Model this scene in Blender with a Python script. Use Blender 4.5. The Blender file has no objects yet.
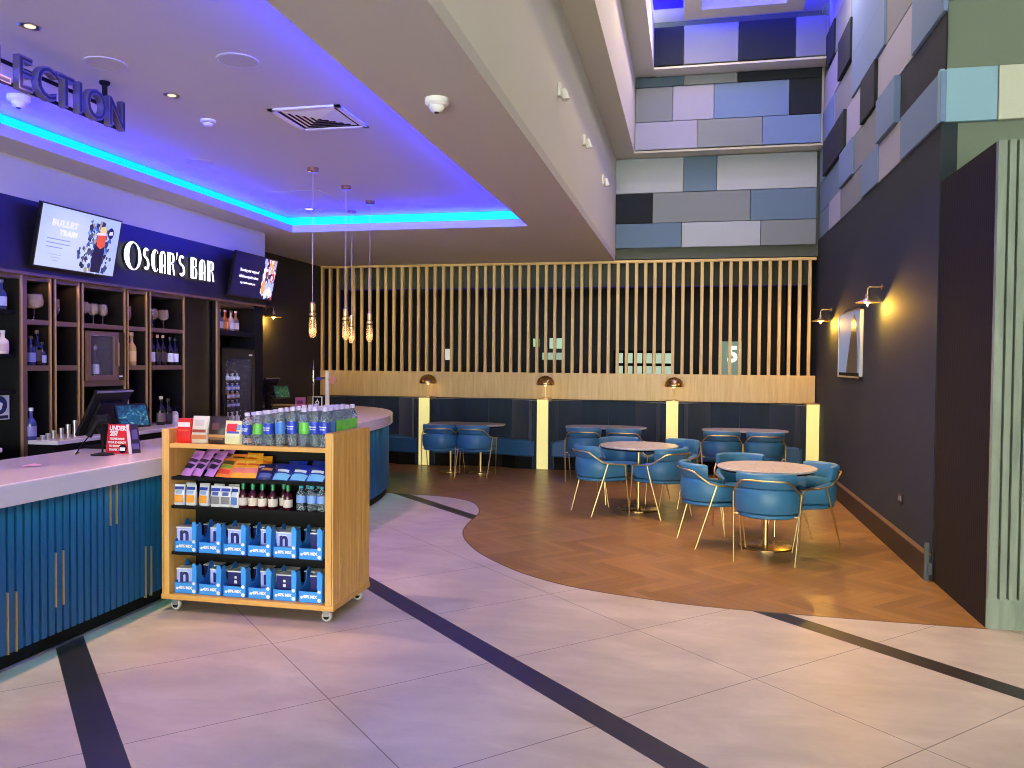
import bpy, bmesh, math, random
from mathutils import Matrix, Vector, Euler
random.seed(7)
S = bpy.context.scene
COL = S.collection
PI = math.pi
ORD = ['first', 'second', 'third', 'fourth', 'fifth', 'sixth', 'seventh', 'eighth', 'ninth', 'tenth', 'eleventh', 'twelfth',
       'thirteenth', 'fourteenth', 'fifteenth']

# ------------------------------------------------------------------ materials
def lin(c):
    return tuple(((v / 255) / 12.92 if v / 255 <= .04045 else ((v / 255 + .055) / 1.055) ** 2.4) for v in c) + (1.0,)

class N:
    """small wrapper around a node tree"""
    def __init__(s, name):
        s.m = bpy.data.materials.new(name); s.m.use_nodes = True
        s.t = s.m.node_tree; s.b = s.t.nodes['Principled BSDF']
    def n(s, typ, **kw):
        x = s.t.nodes.new(typ)
        for k, v in kw.items(): setattr(x, k, v)
        return x
    def link(s, a, b): s.t.links.new(a, b)
    def val(s, sock, v):
        if isinstance(v, (int, float)): sock.default_value = v
        elif isinstance(v, tuple): sock.default_value = v
        else: s.link(v, sock)
    def math(s, op, a, b=0.0, c=0.0):
        x = s.n('ShaderNodeMath', operation=op)
        for i, v in enumerate((a, b, c)): s.val(x.inputs[i], v)
        return x.outputs[0]
    def mix(s, f, a, b):
        x = s.n('ShaderNodeMix', data_type='RGBA')
        s.val(x.inputs[0], f); s.val(x.inputs[6], a); s.val(x.inputs[7], b)
        return x.outputs[2]
    def pos(s):
        return s.n('ShaderNodeNewGeometry').outputs['Position']
    def obj(s):
        return s.n('ShaderNodeTexCoord').outputs['Object']
    def noise(s, vec, scale, detail=3, rough=.5, dist=0.0):
        x = s.n('ShaderNodeTexNoise'); s.link(vec, x.inputs['Vector'])
        x.inputs['Scale'].default_value = scale; x.inputs['Detail'].default_value = detail
        x.inputs['Roughness'].default_value = rough; x.inputs['Distortion'].default_value = dist
        return x.outputs['Fac']
    def ramp(s, f, stops):
        x = s.n('ShaderNodeValToRGB'); s.link(f, x.inputs[0])
        e = x.color_ramp.elements
        while len(e) < len(stops): e.new(.5)
        for i, (p, c) in enumerate(stops): e[i].position = p; e[i].color = c
        return x.outputs[0]
    def scalev(s, vec, sc):
        x = s.n('ShaderNodeMapping'); s.link(vec, x.inputs[0]); x.inputs['Scale'].default_value = sc
        return x.outputs[0]
    def bump(s, h, st=.2, d=.01):
        x = s.n('ShaderNodeBump'); s.link(h, x.inputs['Height']); x.inputs['Strength'].default_value = st
        x.inputs['Distance'].default_value = d; s.link(x.outputs[0], s.b.inputs['Normal'])
    def set(s, **kw):
        for k, v in kw.items(): s.val(s.b.inputs[k.replace('_', ' ')], v)
        return s

def flat(name, c, rough=.5, metal=0.0, var=.06, scale=9.0, alpha=1.0, spec=.5, bump=0.0, coat=0.0):
    """plain coloured material with a little procedural variation"""
    k = N(name); l = lin(c)
    if var > 0:
        f = k.noise(k.obj(), scale, 3)
        k.set(Base_Color=k.mix(f, tuple(min(1, v * (1 - var)) for v in l[:3]) + (1,), tuple(min(1, v * (1 + var)) for v in l[:3]) + (1,)))
        if bump: k.bump(k.noise(k.obj(), scale * 12, 2), bump, .004)
    else: k.set(Base_Color=l)
    k.set(Roughness=rough, Metallic=metal, Alpha=alpha, Specular_IOR_Level=spec, Coat_Weight=coat)
    return k.m

def glow(name, c, strength):
    k = N(name); k.set(Base_Color=lin(c), Emission_Color=lin(c), Emission_Strength=strength, Roughness=.6)
    return k.m

def wood(name, c1, c2, axis='z', scale=1.0, rough=.42):
    k = N(name); sc = {'z': (14, 14, .9), 'x': (.9, 14, 14), 'y': (14, .9, 14)}[axis]
    v = k.scalev(k.obj(), tuple(q * scale for q in sc))
    f = k.noise(v, 1.6, 5, .62, .6); g = k.noise(v, 7, 2)
    col = k.mix(k.math('MULTIPLY', g, .35), k.ramp(f, [(.3, lin(c1)), (.7, lin(c2))]), lin(c1))
    k.set(Base_Color=col, Roughness=rough); k.bump(f, .12, .003)
    return k.m

MAT = {}
def build_materials():
    M = MAT
    # stone tile floor with diagonal grid and dark inlaid bands
    k = N('stone_tiles'); p = k.pos(); sx = k.n('ShaderNodeSeparateXYZ'); k.link(p, sx.inputs[0])
    u = k.math('ADD', sx.outputs[0], sx.outputs[1]); v = k.math('SUBTRACT', sx.outputs[1], sx.outputs[0])
    um = k.math('FLOORED_MODULO', k.math('SUBTRACT', u, .5), 2.905)
    band = k.math('LESS_THAN', um, .225)
    j1 = k.math('LESS_THAN', k.math('ABSOLUTE', k.math('SUBTRACT', um, 1.56)), .0045)
    vm = k.math('FLOORED_MODULO', k.math('SUBTRACT', v, .165), 1.351)
    j2 = k.math('LESS_THAN', vm, .009)
    joint = k.math('MAXIMUM', j1, j2)
    f1 = k.noise(k.scalev(p, (1.1, 2.2, 1)), 1.5, 5, .6, .5); f2 = k.noise(p, 9, 4, .6)
    base = k.ramp(f1, [(.25, lin((170, 160, 150))), (.5, lin((190, 180, 168))), (.78, lin((211, 202, 189)))])
    base = k.mix(k.math('MULTIPLY', f2, .25), base, lin((150, 140, 136)))
    base = k.mix(k.math('MULTIPLY', joint, .75), base, lin((70, 62, 60)))
    dk = k.mix(f2, lin((30, 28, 30)), lin((42, 39, 40)))
    k.set(Base_Color=k.mix(band, base, dk), Roughness=k.math('ADD', .3, k.math('MULTIPLY', f1, .14)), Specular_IOR_Level=.45)
    M['tile'] = k.m
    # herringbone timber
    k = N('herringbone_timber'); p = k.pos(); mp = k.n('ShaderNodeMapping'); k.link(p, mp.inputs[0])
    mp.inputs['Rotation'].default_value = (0, 0, math.radians(45)); mp.inputs['Scale'].default_value = (11, 11, 11)
    sx = k.n('ShaderNodeSeparateXYZ'); k.link(mp.outputs[0], sx.inputs[0]); x, y = sx.outputs[0], sx.outputs[1]
    n = 6
    i, j = k.math('FLOOR', x), k.math('FLOOR', y); d = k.math('FLOORED_MODULO', k.math('SUBTRACT', i, j), 2 * n)
    hz = k.math('LESS_THAN', d, n - .5)
    inv = k.math('SUBTRACT', 1.0, hz)
    idx = k.math('SUBTRACT', i, k.math('MULTIPLY', hz, d))
    idy = k.math('ADD', j, k.math('MULTIPLY', inv, k.math('SUBTRACT', d, n)))
    cx = k.n('ShaderNodeCombineXYZ'); k.link(idx, cx.inputs[0]); k.link(idy, cx.inputs[1]); k.link(hz, cx.inputs[2])
    wn = k.n('ShaderNodeTexWhiteNoise'); k.link(cx.outputs[0], wn.inputs['Vector']); rnd = wn.outputs['Value']
    fx, fy = k.math('FRACT', x), k.math('FRACT', y)
    a = k.math('ADD', k.math('MULTIPLY', hz, fy), k.math('MULTIPLY', inv, fx))
    edge = k.math('LESS_THAN', k.math('MINIMUM', a, k.math('SUBTRACT', 1.0, a)), .03)
    cg = k.n('ShaderNodeCombineXYZ')
    k.link(k.math('ADD', k.math('MULTIPLY', hz, k.math('MULTIPLY', x, .12)), k.math('MULTIPLY', inv, x)), cg.inputs[0])
    k.link(k.math('ADD', k.math('MULTIPLY', hz, y), k.math('MULTIPLY', inv, k.math('MULTIPLY', y, .12))), cg.inputs[1])
    k.link(k.math('MULTIPLY', rnd, 7.0), cg.inputs[2])
    g = k.noise(cg.outputs[0], 2.4, 4, .6, .4)
    col = k.ramp(k.math('ADD', k.math('MULTIPLY', rnd, .42), k.math('MULTIPLY', g, .55)),
                 [(.1, lin((118, 84, 44))), (.5, lin((144, 106, 58))), (.95, lin((170, 128, 74)))])
    col = k.mix(k.math('MULTIPLY', edge, .55), col, lin((66, 40, 24)))
    k.set(Base_Color=col, Roughness=k.math('ADD', .27, k.math('MULTIPLY', g, .12)), Specular_IOR_Level=.5); k.bump(g, .05, .002)
    M['herring'] = k.m
    M['ceil'] = flat('white_plaster', (196, 192, 188), .8, var=.02, scale=1.5)
    M['beam'] = flat('cream_plaster', (214, 211, 200), .75, var=.025, scale=1.2)
    M['navywall'] = flat('navy_paint', (24, 36, 48), .75, var=.05, scale=2.0)
    M['darkwall'] = flat('black_blue_paint', (34, 34, 42), .6, var=.05, scale=2.0)
    M['black'] = flat('matt_black', (13, 13, 15), .7, spec=.2)
    M['blackgloss'] = flat('gloss_black', (12, 12, 15), .3)
    M['strip'] = flat('green_grey_bulkhead', (84, 92, 84), .8)
    M['oak'] = wood('oak_panel', (208, 172, 100), (234, 206, 140), 'z')
    M['oakx'] = wood('oak_rail', (208, 172, 100), (234, 206, 140), 'x')
    M['display'] = wood('display_oak', (206, 150, 72), (236, 190, 110), 'z'); M['groove'] = flat('dark_groove', (92, 56, 22), .7)
    M['displayx'] = wood('display_oak_board', (200, 144, 68), (228, 180, 100), 'x')
    M['basebrown'] = flat('dark_brown_skirting', (34, 26, 21), .5)
    k = N('ribbed_dark_panel'); p = k.obj(); sx = k.n('ShaderNodeSeparateXYZ'); k.link(p, sx.inputs[0])
    w = k.math('FRACT', k.math('MULTIPLY', sx.outputs[1], 26.0))
    k.set(Base_Color=k.mix(k.math('LESS_THAN', w, .25), lin((40, 34, 24)), lin((8, 7, 5))), Roughness=.7, Specular_IOR_Level=.2); k.bump(w, .5, .01)
    M['ribbed'] = k.m
    k = N('board_marked_concrete'); p = k.obj(); v = k.scalev(p, (9, 9, 1.2))
    f = k.noise(v, 1.5, 6, .65, .6); g = k.noise(p, 60, 3)
    k.set(Base_Color=k.mix(k.math('MULTIPLY', g, .4), k.ramp(f, [(.3, lin((110, 122, 110))), (.75, lin((148, 160, 146)))]), lin((110, 122, 108))), Roughness=.8)
    k.bump(g, .3, .004); M['concrete'] = k.m
    for nm, c in dict(p_blue=(112, 137, 176), p_steel=(104, 128, 150), p_slate=(126, 133, 142), p_lilac=(160, 162, 184), p_pale=(176, 184, 192),
                      p_grey=(132, 140, 142), p_dark=(27, 36, 42), p_green=(112, 124, 110), p_sky=(140, 176, 196), p_cream=(196, 198, 182),
                      p_teal=(84, 104, 116)).items():
        M[nm] = flat('acoustic_felt_' + nm[2:], c, .9, var=.05, scale=60, bump=.25)
    M['led'] = glow('cyan_led_diffuser', (0, 214, 255), 1.0)
    M['ledpurple'] = glow('violet_led_diffuser', (120, 96, 255), 1.0)
    M['counter'] = flat('pale_quartz', (222, 218, 226), .1, var=.04, scale=40)
    k = N('teal_slats'); f = k.noise(k.scalev(k.obj(), (30, 30, 1.5)), 2, 4)
    k.set(Base_Color=k.mix(f, lin((14, 78, 126)), lin((24, 98, 148))), Roughness=.45); M['teal'] = k.m
    M['brass'] = flat('brushed_brass', (232, 202, 136), .32, 1.0, var=.05, scale=40)
    M['brassdark'] = flat('dark_polished_brass', (190, 154, 104), .26, 1.0, var=.05)
    M['bronze'] = flat('bronze_laminate', (104, 80, 56), .45, var=.08, scale=12)
    M['gold'] = flat('pale_gold_trim', (206, 176, 120), .35, .7, var=.05)
    M['leather'] = flat('blue_leather', (54, 114, 156), .42, var=.09, scale=14, bump=.08)
    M['leatherlow'] = flat('blue_bench_vinyl', (40, 92, 136), .45, var=.08, scale=12, bump=.06)
    k = N('navy_velvet'); f = k.noise(k.scalev(k.obj(), (5, 5, 1.2)), 1.6, 4, .6)
    k.set(Base_Color=k.mix(f, lin((12, 30, 44)), lin((28, 53, 70))), Roughness=.85, Sheen_Weight=.5, Sheen_Roughness=.5); M['velvet'] = k.m
    k = N('speckled_marble'); f = k.noise(k.obj(), 5, 6, .7, 1.5); g = k.noise(k.obj(), 46, 2)
    k.set(Base_Color=k.mix(k.math('MULTIPLY', g, .45), k.ramp(f, [(.3, lin((178, 178, 186))), (.55, lin((200, 201, 208))), (.7, lin((140, 136, 148)))]), lin((150, 128, 132))), Roughness=.22)
    M['marble'] = k.m
    M['steel'] = flat('brushed_steel', (190, 190, 194), .3, 1.0)
    M['chrome'] = flat('chrome', (220, 220, 224), .1, 1.0, var=0)
    M['white'] = flat('white_plastic', (232, 232, 230), .4, var=.02)
    M['paper'] = flat('white_card', (234, 232, 226), .7, var=.02)
    M['lettergrey'] = flat('grey_metal_letters', (112, 104, 116), .5, .2)
    M['letterdark'] = flat('dark_letter_inlay', (40, 36, 52), .5)
    M['glass'] = N('clear_glass').set(Base_Color=(1, 1, 1, 1), Roughness=.03, Alpha=.04, Specular_IOR_Level=.04).m
    M['glassdark'] = N('smoked_door_glass').set(Base_Color=lin((40, 44, 50)), Roughness=.05, Alpha=.35, Specular_IOR_Level=.6).m
    M['amber'] = N('amber_bulb_glass').set(Base_Color=lin((236, 210, 150)), Roughness=.08, Alpha=.35, Emission_Color=lin((255, 200, 90)), Emission_Strength=.12).m
    M['water'] = N('clear_bottle_plastic').set(Base_Color=lin((206, 230, 238)), Roughness=.04, Transmission_Weight=.76, IOR=1.2, Specular_IOR_Level=.9).m
    M['bulb'] = glow('warm_bulb', (255, 214, 140), 6.0)
    M['filament'] = glow('dim_filament', (255, 206, 130), 1.3)
    M['sign'] = glow('lit_white_letters', (255, 255, 244), 1.25)
    M['pillar'] = glow('backlit_yellow_panel', (234, 224, 140), .72)
    M['downlight'] = glow('lamp_face', (255, 226, 190), 1.1)
build_materials()
_cm = {}
def cmat(c, rough=.45, metal=0.0, alpha=1.0):
    k = (c, rough, metal, alpha)
    if k not in _cm: _cm[k] = flat('colour_%d_%d_%d' % c, c, rough, metal, var=.04, alpha=alpha)
    return _cm[k]
_gm = {}
def gmat(c, s=1.0):
    if (c, s) not in _gm: _gm[(c, s)] = glow('screen_%d_%d_%d' % c, c, s)
    return _gm[(c, s)]

# ------------------------------------------------------------------ mesh builder
class MB:
    def __init__(s): s.v, s.f, s.mi = [], [], []
    def add(s, vs, fs, mi=0, mat=None):
        o = len(s.v)
        s.v += [tuple(mat @ Vector(p)) if mat else tuple(p) for p in vs]
        for f in fs: s.f.append(tuple(o + q for q in f)); s.mi.append(mi)
        return s
    def box(s, x0, x1, y0, y1, z0, z1, mi=0, mat=None):
        vs = [(x0, y0, z0), (x1, y0, z0), (x1, y1, z0), (x0, y1, z0), (x0, y0, z1), (x1, y0, z1), (x1, y1, z1), (x0, y1, z1)]
        return s.add(vs, [(0, 3, 2, 1), (4, 5, 6, 7), (0, 1, 5, 4), (1, 2, 6, 5), (2, 3, 7, 6), (3, 0, 4, 7)], mi, mat)
    def cbox(s, cx, cy, cz, sx, sy, sz, mi=0, mat=None):
        return s.box(cx - sx / 2, cx + sx / 2, cy - sy / 2, cy + sy / 2, cz - sz / 2, cz + sz / 2, mi, mat)
    def loops(s, L, close=True, cap=True, mi=0, mat=None):
        n = len(L[0]); vs = [p for l in L for p in l]; fs = []
        for a in range(len(L) - 1):
            for b in range(n if close else n - 1):
                c = (b + 1) % n
                fs.append((a * n + b, a * n + c, (a + 1) * n + c, (a + 1) * n + b))
        if cap: fs += [tuple(range(n))[::-1], tuple((len(L) - 1) * n + q for q in range(n))]
        return s.add(vs, fs, mi, mat)
    def lathe(s, prof, c=(0, 0, 0), seg=20, mi=0, mat=None, sx=1, sy=1):
        L = [[(c[0] + r * sx * math.cos(2 * PI * q / seg), c[1] + r * sy * math.sin(2 * PI * q / seg), c[2] + z) for q in range(seg)] for r, z in prof]
        return s.loops(L, True, True, mi, mat)
    def tube(s, pts, r, seg=8, mi=0, mat=None, closed=False):
        P = [Vector(p) for p in pts]; L = []; up = None
        for a, p in enumerate(P):
            t = (P[min(a + 1, len(P) - 1)] - P[max(a - 1, 0)]).normalized()
            if up is None:
                up = Vector((0, 0, 1)) if abs(t.z) < .9 else Vector((1, 0, 0))
            n = (up - t * up.dot(t)).normalized(); up = n; b = t.cross(n)
            rr = r[a] if isinstance(r, (list, tuple)) else r
            L.append([tuple(p + n * rr * math.cos(2 * PI * q / seg) + b * rr * math.sin(2 * PI * q / seg)) for q in range(seg)])
        return s.loops(L, True, True, mi, mat)
    def prism(s, poly, a, b, plane='xy', mi=0, mat=None):
        f = {'xy': lambda p, h: (p[0], p[1], h), 'xz': lambda p, h: (p[0], h, p[1]), 'yz': lambda p, h: (h, p[0], p[1])}[plane]
        return s.loops([[f(p, a) for p in poly], [f(p, b) for p in poly]], True, True, mi, mat)
    def build(s, name, mat, parent=None, smooth=None, bevel=0, loc=None, rot=None):
        me = bpy.data.meshes.new(name); me.from_pydata(s.v, [], s.f)
        mats = mat if isinstance(mat, (list, tuple)) else [mat]
        for m in mats: me.materials.append(m)
        if len(mats) > 1: me.polygons.foreach_set('material_index', s.mi)
        bm = bmesh.new(); bm.from_mesh(me); bmesh.ops.recalc_face_normals(bm, faces=bm.faces); bm.to_mesh(me); bm.free()
        if smooth is not None:
            me.polygons.foreach_set('use_smooth', [True] * len(me.polygons)); me.set_sharp_from_angle(angle=math.radians(smooth))
        o = bpy.data.objects.new(name, me); COL.objects.link(o)
        if parent: o.parent = parent
        if loc: o.location = loc
        if rot: o.rotation_euler = rot
        if bevel:
            b = o.modifiers.new('soft_edges', 'BEVEL'); b.width = bevel; b.segments = 2; b.limit_method = 'ANGLE'; b.angle_limit = math.radians(40)
        return o

def tag(o, label, cat, group=None, kind=None):
    o['label'] = label; o['category'] = cat
    if group: o['group'] = group
    if kind: o['kind'] = kind
    return o
def thing(name, label, cat, loc=(0, 0, 0), rz=0.0, group=None):
    o = bpy.data.objects.new(name, None); COL.objects.link(o); o.empty_display_size = .05
    o.location = loc; o.rotation_euler = (0, 0, rz)
    return tag(o, label, cat, group)
def struct(o): o['kind'] = 'structure'; return o
def stuff(o): o['kind'] = 'stuff'; return o
def dup(root, loc, rz=None, label=None, group=None):
    r = root.copy(); COL.objects.link(r); r.location = loc
    if rz is not None: r.rotation_euler = (0, 0, rz)
    if label: r['label'] = label
    if group: r['group'] = group
    for ch in list(root.children):
        c = ch.copy(); COL.objects.link(c); c.parent = r
        for g in list(ch.children):
            d = g.copy(); COL.objects.link(d); d.parent = c
    return r
_protos = []
def proto(fn, *a):
    """build one of a kind; its first use moves it, later uses copy it"""
    st = {'o': None, 'used': False}
    def place(loc, rz=0.0, label=None, group=None):
        if st['o'] is None:
            o = fn(*a); st['o'] = o; o.location = loc; o.rotation_euler = (0, 0, rz)
            if label: o['label'] = label
            if group: o['group'] = group
            return o
        return dup(st['o'], loc, rz, label, group)
    return place

FACE_PX = (PI / 2, 0, PI / 2)      # lettering that faces +X
FACE_NY = (PI / 2, 0, 0)           # lettering that faces -Y
_txt = {}
def text(name, body, size, mat, parent, loc, rot, ext=.001, bold=0.0, align='CENTER', sx=1.0, space=1.0):
    key = (body, size, ext, bold, align, mat.name, space)
    if key not in _txt:
        cu = bpy.data.curves.new(name, 'FONT'); cu.body = body; cu.size = size; cu.extrude = ext; cu.offset = bold
        cu.align_x = align; cu.align_y = 'CENTER'; cu.space_character = space; cu.resolution_u = 3
        o = bpy.data.objects.new(name, cu); COL.objects.link(o)
        bpy.context.view_layer.update()
        me = bpy.data.meshes.new_from_object(o.evaluated_get(bpy.context.evaluated_depsgraph_get()))
        bpy.data.objects.remove(o); bpy.data.curves.remove(cu)
        me.name = name; me.materials.clear(); me.materials.append(mat); _txt[key] = me
    o = bpy.data.objects.new(name, _txt[key]); COL.objects.link(o)
    if parent: o.parent = parent
    o.location = loc; o.rotation_euler = rot; o.scale = (sx, 1, 1)
    return o

# ------------------------------------------------------------------ lights
def area(name, loc, rot, sx, sy, c, w, spread=None):
    l = bpy.data.lights.new(name, 'AREA'); l.shape = 'RECTANGLE'; l.size = sx; l.size_y = sy; l.energy = w; l.color = lin(c)[:3]
    if spread: l.spread = spread
    o = bpy.data.objects.new(name, l); COL.objects.link(o); o.location = loc; o.rotation_euler = rot; return o
def spot(name, loc, to, c, w, ang=60, blend=.5, r=.04):
    l = bpy.data.lights.new(name, 'SPOT'); l.energy = w; l.color = lin(c)[:3]; l.spot_size = math.radians(ang); l.spot_blend = blend; l.shadow_soft_size = r
    o = bpy.data.objects.new(name, l); COL.objects.link(o); o.location = loc
    o.rotation_euler = (Vector(to) - Vector(loc)).to_track_quat('-Z', 'Y').to_euler(); return o
def point(name, loc, c, w, r=.03):
    l = bpy.data.lights.new(name, 'POINT'); l.energy = w; l.color = lin(c)[:3]; l.shadow_soft_size = r
    o = bpy.data.objects.new(name, l); COL.objects.link(o); o.location = loc; return o

# ------------------------------------------------------------------ camera
def camera():
    yaw, pit, rol = 0.212418, -0.025493, 0.0086217
    f = Vector((-math.sin(yaw) * math.cos(pit), math.cos(yaw) * math.cos(pit), math.sin(pit)))
    r = Vector((math.cos(yaw), math.sin(yaw), 0)); u = r.cross(f); c, s = math.cos(rol), math.sin(rol)
    R, U = c * r + s * u, -s * r + c * u
    cd = bpy.data.cameras.new('camera'); cd.sensor_width = 36; cd.lens = 36 * 821.594 / 1024; cd.clip_start = .05
    o = bpy.data.objects.new('camera', cd); COL.objects.link(o)
    m = Matrix((R, U, -f)).transposed().to_4x4(); m.translation = (0, 0, 1.7); o.matrix_world = m
    S.camera = o
camera()
# ================================================================== the room
ZC, ZR = 3.35, 3.58                 # lower ceiling, raised bar ceiling
XL, XB, XW = -6.3, -1.19, 1.9       # bar side wall, beam face, right wall
YB, Y0 = 13.28, -9.0                # back screen plane, entrance end
def slab(name, mat, *bx):
    m = MB()
    for b in bx: m.box(*b)
    return struct(m.build(name, mat))

# floors: the timber area has a curved edge
edge = [(-6.3, 10.05), (-4.6, 10.05), (-3.83, 10.05), (-3.46, 10.03), (-3.02, 9.97), (-2.62, 9.72), (-2.41, 9.35), (-2.30, 8.93), (-2.27, 8.40), (-2.21, 7.97), (-2.07, 7.56),
        (-1.82, 7.10), (-1.54, 6.74), (-1.27, 6.46), (-.93, 6.22), (-.63, 6.09), (-.33, 6.0), (-.06, 5.93), (.3, 5.88), (.7, 5.86), (1.2, 5.84), (1.92, 5.83)]
def smooth_path(P, n=4):
    out = []
    for a in range(len(P) - 1):
        p0, p1, p2, p3 = P[max(a - 1, 0)], P[a], P[a + 1], P[min(a + 2, len(P) - 1)]
        for q in range(n):
            t = q / n
            out.append(tuple(.5 * (2 * p1[i] + (p2[i] - p0[i]) * t + (2 * p0[i] - 5 * p1[i] + 4 * p2[i] - p3[i]) * t * t + (3 * p1[i] - p0[i] - 3 * p2[i] + p3[i]) * t ** 3) for i in (0, 1)))
    return out + [P[-1]]
es = smooth_path(edge)
m = MB(); m.prism([(-6.6, Y0), (7.5, Y0), (7.5, 7.3), (1.925, 7.3), (1.925, 5.83)] + es[::-1] + [(-6.6, 10.05)], -.1, 0); struct(m.build('floor', MAT['tile']))
m = MB(); m.prism(es + [(1.92, 14.6), (-6.3, 14.6)], -.1, 0); struct(m.build('timber_floor', MAT['herring']))
m = MB()
for a in range(len(es) - 1):
    if es[a][0] < -3.9: continue
    (x0, y0), (x1, y1) = es[a], es[a + 1]; L = math.hypot(x1 - x0, y1 - y0) or 1; nx, ny = -(y1 - y0) / L * .007, (x1 - x0) / L * .007
    m.prism([(x0 - nx, y0 - ny), (x1 - nx, y1 - ny), (x1 + nx, y1 + ny), (x0 + nx, y0 + ny)], 0.0, .0015)
struct(m.build('trim_1', MAT['bronze']))
# lower ceiling ring, lip of the cove, raised ceiling
hx0, hx1, hy0, hy1 = -5.0, -1.92, .9, 9.75
slab('ceiling', MAT['ceil'], (XL, hx0, Y0, YB + .3, ZC, ZC + .09), (hx1, XB, Y0, YB, ZC, ZC + .09), (hx0, hx1, Y0, hy0, ZC, ZC + .09), (hx0, hx1, hy1, YB + .3, ZC, ZC + .09))
slab('raised_ceiling', MAT['ceil'], (hx0 - .25, hx1 + .25, hy0 - .25, hy1 + .25, ZR, ZR + .08))
sb = .2
for bx in ((hx0 - sb - .04, hx0 - sb, hy0 - sb, hy1 + sb, ZC + .09, ZR), (hx1 + sb, hx1 + sb + .04, hy0 - sb, hy1 + sb, ZC + .09, ZR),
           (hx0 - sb, hx1 + sb, hy1 + sb, hy1 + sb + .04, ZC + .09, ZR), (hx0 - sb, hx1 + sb, hy0 - sb - .04, hy0 - sb, ZC + .09, ZR)):
    slab('cove_wall', MAT['ceil'], bx)
for nm, bx, lb in (('l', (hx0 - sb, hx0 - sb + .02, hy0 - sb, hy1 + sb, ZC + .095, ZC + .222), 'glowing cyan LED strip running along the bar side of the raised ceiling'),
                   ('b', (hx0 - sb, hx1 + sb, hy1 + sb - .02, hy1 + sb, ZC + .095, ZC + .222), 'glowing cyan LED strip across the far end of the raised ceiling'),
                   ('r', (hx1 + sb - .02, hx1 + sb, hy0 - sb, hy1 + sb, ZC + .095, ZC + .222), 'LED strip tucked behind the beam side edge of the raised ceiling')):
    m = MB(); m.box(*bx); tag(m.build('led_strip', MAT['led']), lb, 'led strip', 'blue LED strips of the raised ceiling')
BL = (14, 5, 255)
LL = hy1 - hy0
area('cove_light_bar', (hx0 - .1, (hy0 + hy1) / 2, ZC + .1), (PI, 0, 0), .1, LL, BL, 300)
area('cove_light_beam', (hx1 + .1, (hy0 + hy1) / 2, ZC + .1), (PI, 0, 0), .1, LL, BL, 340)
area('cove_glow_beam', (hx1 + .16, (hy0 + hy1) / 2, ZC + .16), (0, PI / 2, 0), .1, LL, BL, 105)
area('cove_glow_bar', (hx0 - .16, (hy0 + hy1) / 2, ZC + .16), (0, -PI / 2, 0), .1, LL, BL, 120)
area('cove_glow_end', ((hx0 + hx1) / 2, hy1 + .16, ZC + .16), (-PI / 2, 0, 0), hx1 - hx0, .1, BL, 50)
area('cove_light_end', ((hx0 + hx1) / 2, hy1 + .1, ZC + .1), (PI, 0, 0), hx1 - hx0, .1, BL, 120)
# walls of the bar side
slab('wall_left', MAT['darkwall'], (XL - .1, XL, Y0, 17.7, 0, ZC + .3))
slab('wall_bulkhead', MAT['ceil'], (XL, -5.38, Y0, 9.74, 3.02, ZC))
# back: oak band, dark return, bulkhead above the screen
slab('wall_back', MAT['darkwall'], (XL, XW, 17.6, 17.7, 0, 3.5), (XL, XW, 14.0, 14.05, 0, 1.5))
slab('ceiling_foyer', MAT['strip'], (XL, XW, YB + .3, 17.7, ZC + .1, ZC + .2), (XL, XW, 14.15, 14.25, 3.02, 3.46))
slab('floor_foyer', MAT['darkwall'], (XL, XW, 14.6, 17.7, -.1, 0))
slab('wall_back_upper', MAT['strip'], (XB - .3, XW, YB + .04, YB + .3, 3.38, 7.4))
# beam face with two steps towards the atrium
slab('wall_beam', MAT['beam'], (XB - .16, XB, Y0, YB + .04, ZC + .09, 4.97), (XB - .16, -.88, Y0, YB + .04, 4.97, 6.14), (XB - .16, -.585, Y0, YB + .04, 6.14, 6.74))
slab('wall_back_step', MAT['beam'], (-.88, XW, 12.95, YB + .04, 4.97, 5.0), (-.585, XW, 12.6, YB + .04, 6.12, 6.15), (-.88, XW, 13.0, YB + .04, 5.0, 6.12), (-.585, XW, 12.65, YB + .04, 6.15, 6.74))
# atrium ceiling with a blue lit trough and a hanging frame
slab('ceiling_atrium', MAT['ceil'], (XB - .2, 7.5, Y0, YB + .3, 7.1, 7.2))
m = MB(); m.box(-.6, XW, 9.0, 12.64, 7.02, 7.05); tag(m.build('led_glow_sheet', glow('blue_led_spill', (24, 0, 255), .8)), 'added glowing sheet imitating blue LED light on the atrium ceiling', 'glow sheet')  # added glowing sheet in place of blue LED light falling on the ceiling
slab('ceiling_tray', MAT['beam'], (-.15, 1.5, 12.05, 12.35, 6.72, 6.86), (-.15, .1, 5.0, 12.05, 6.72, 6.86), (1.25, 1.5, 5.0, 12.05, 6.72, 6.86), (-.15, 1.5, 4.75, 5.0, 6.72, 6.86))
area('atrium_trough_back', (.7, 12.48, 6.78), (PI, 0, 0), 2.3, .12, BL, 60)
area('atrium_trough_side', (-.36, 8.8, 6.78), (PI, 0, 0), .12, 7.4, BL, 40)
area('atrium_trough_wall', (1.68, 8.8, 6.78), (PI, 0, 0), .12, 7.4, BL, 40)
area('atrium_tray_inside', (.67, 11.6, 6.88), (PI, 0, 0), 1.0, .8, BL, 30)
slab('wall_daylight_block', MAT['ceil'], (XL, 7.5, Y0 - .1, Y0, 3.7, 7.2))  # unseen upper wall, added to keep high daylight out of the atrium
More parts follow.
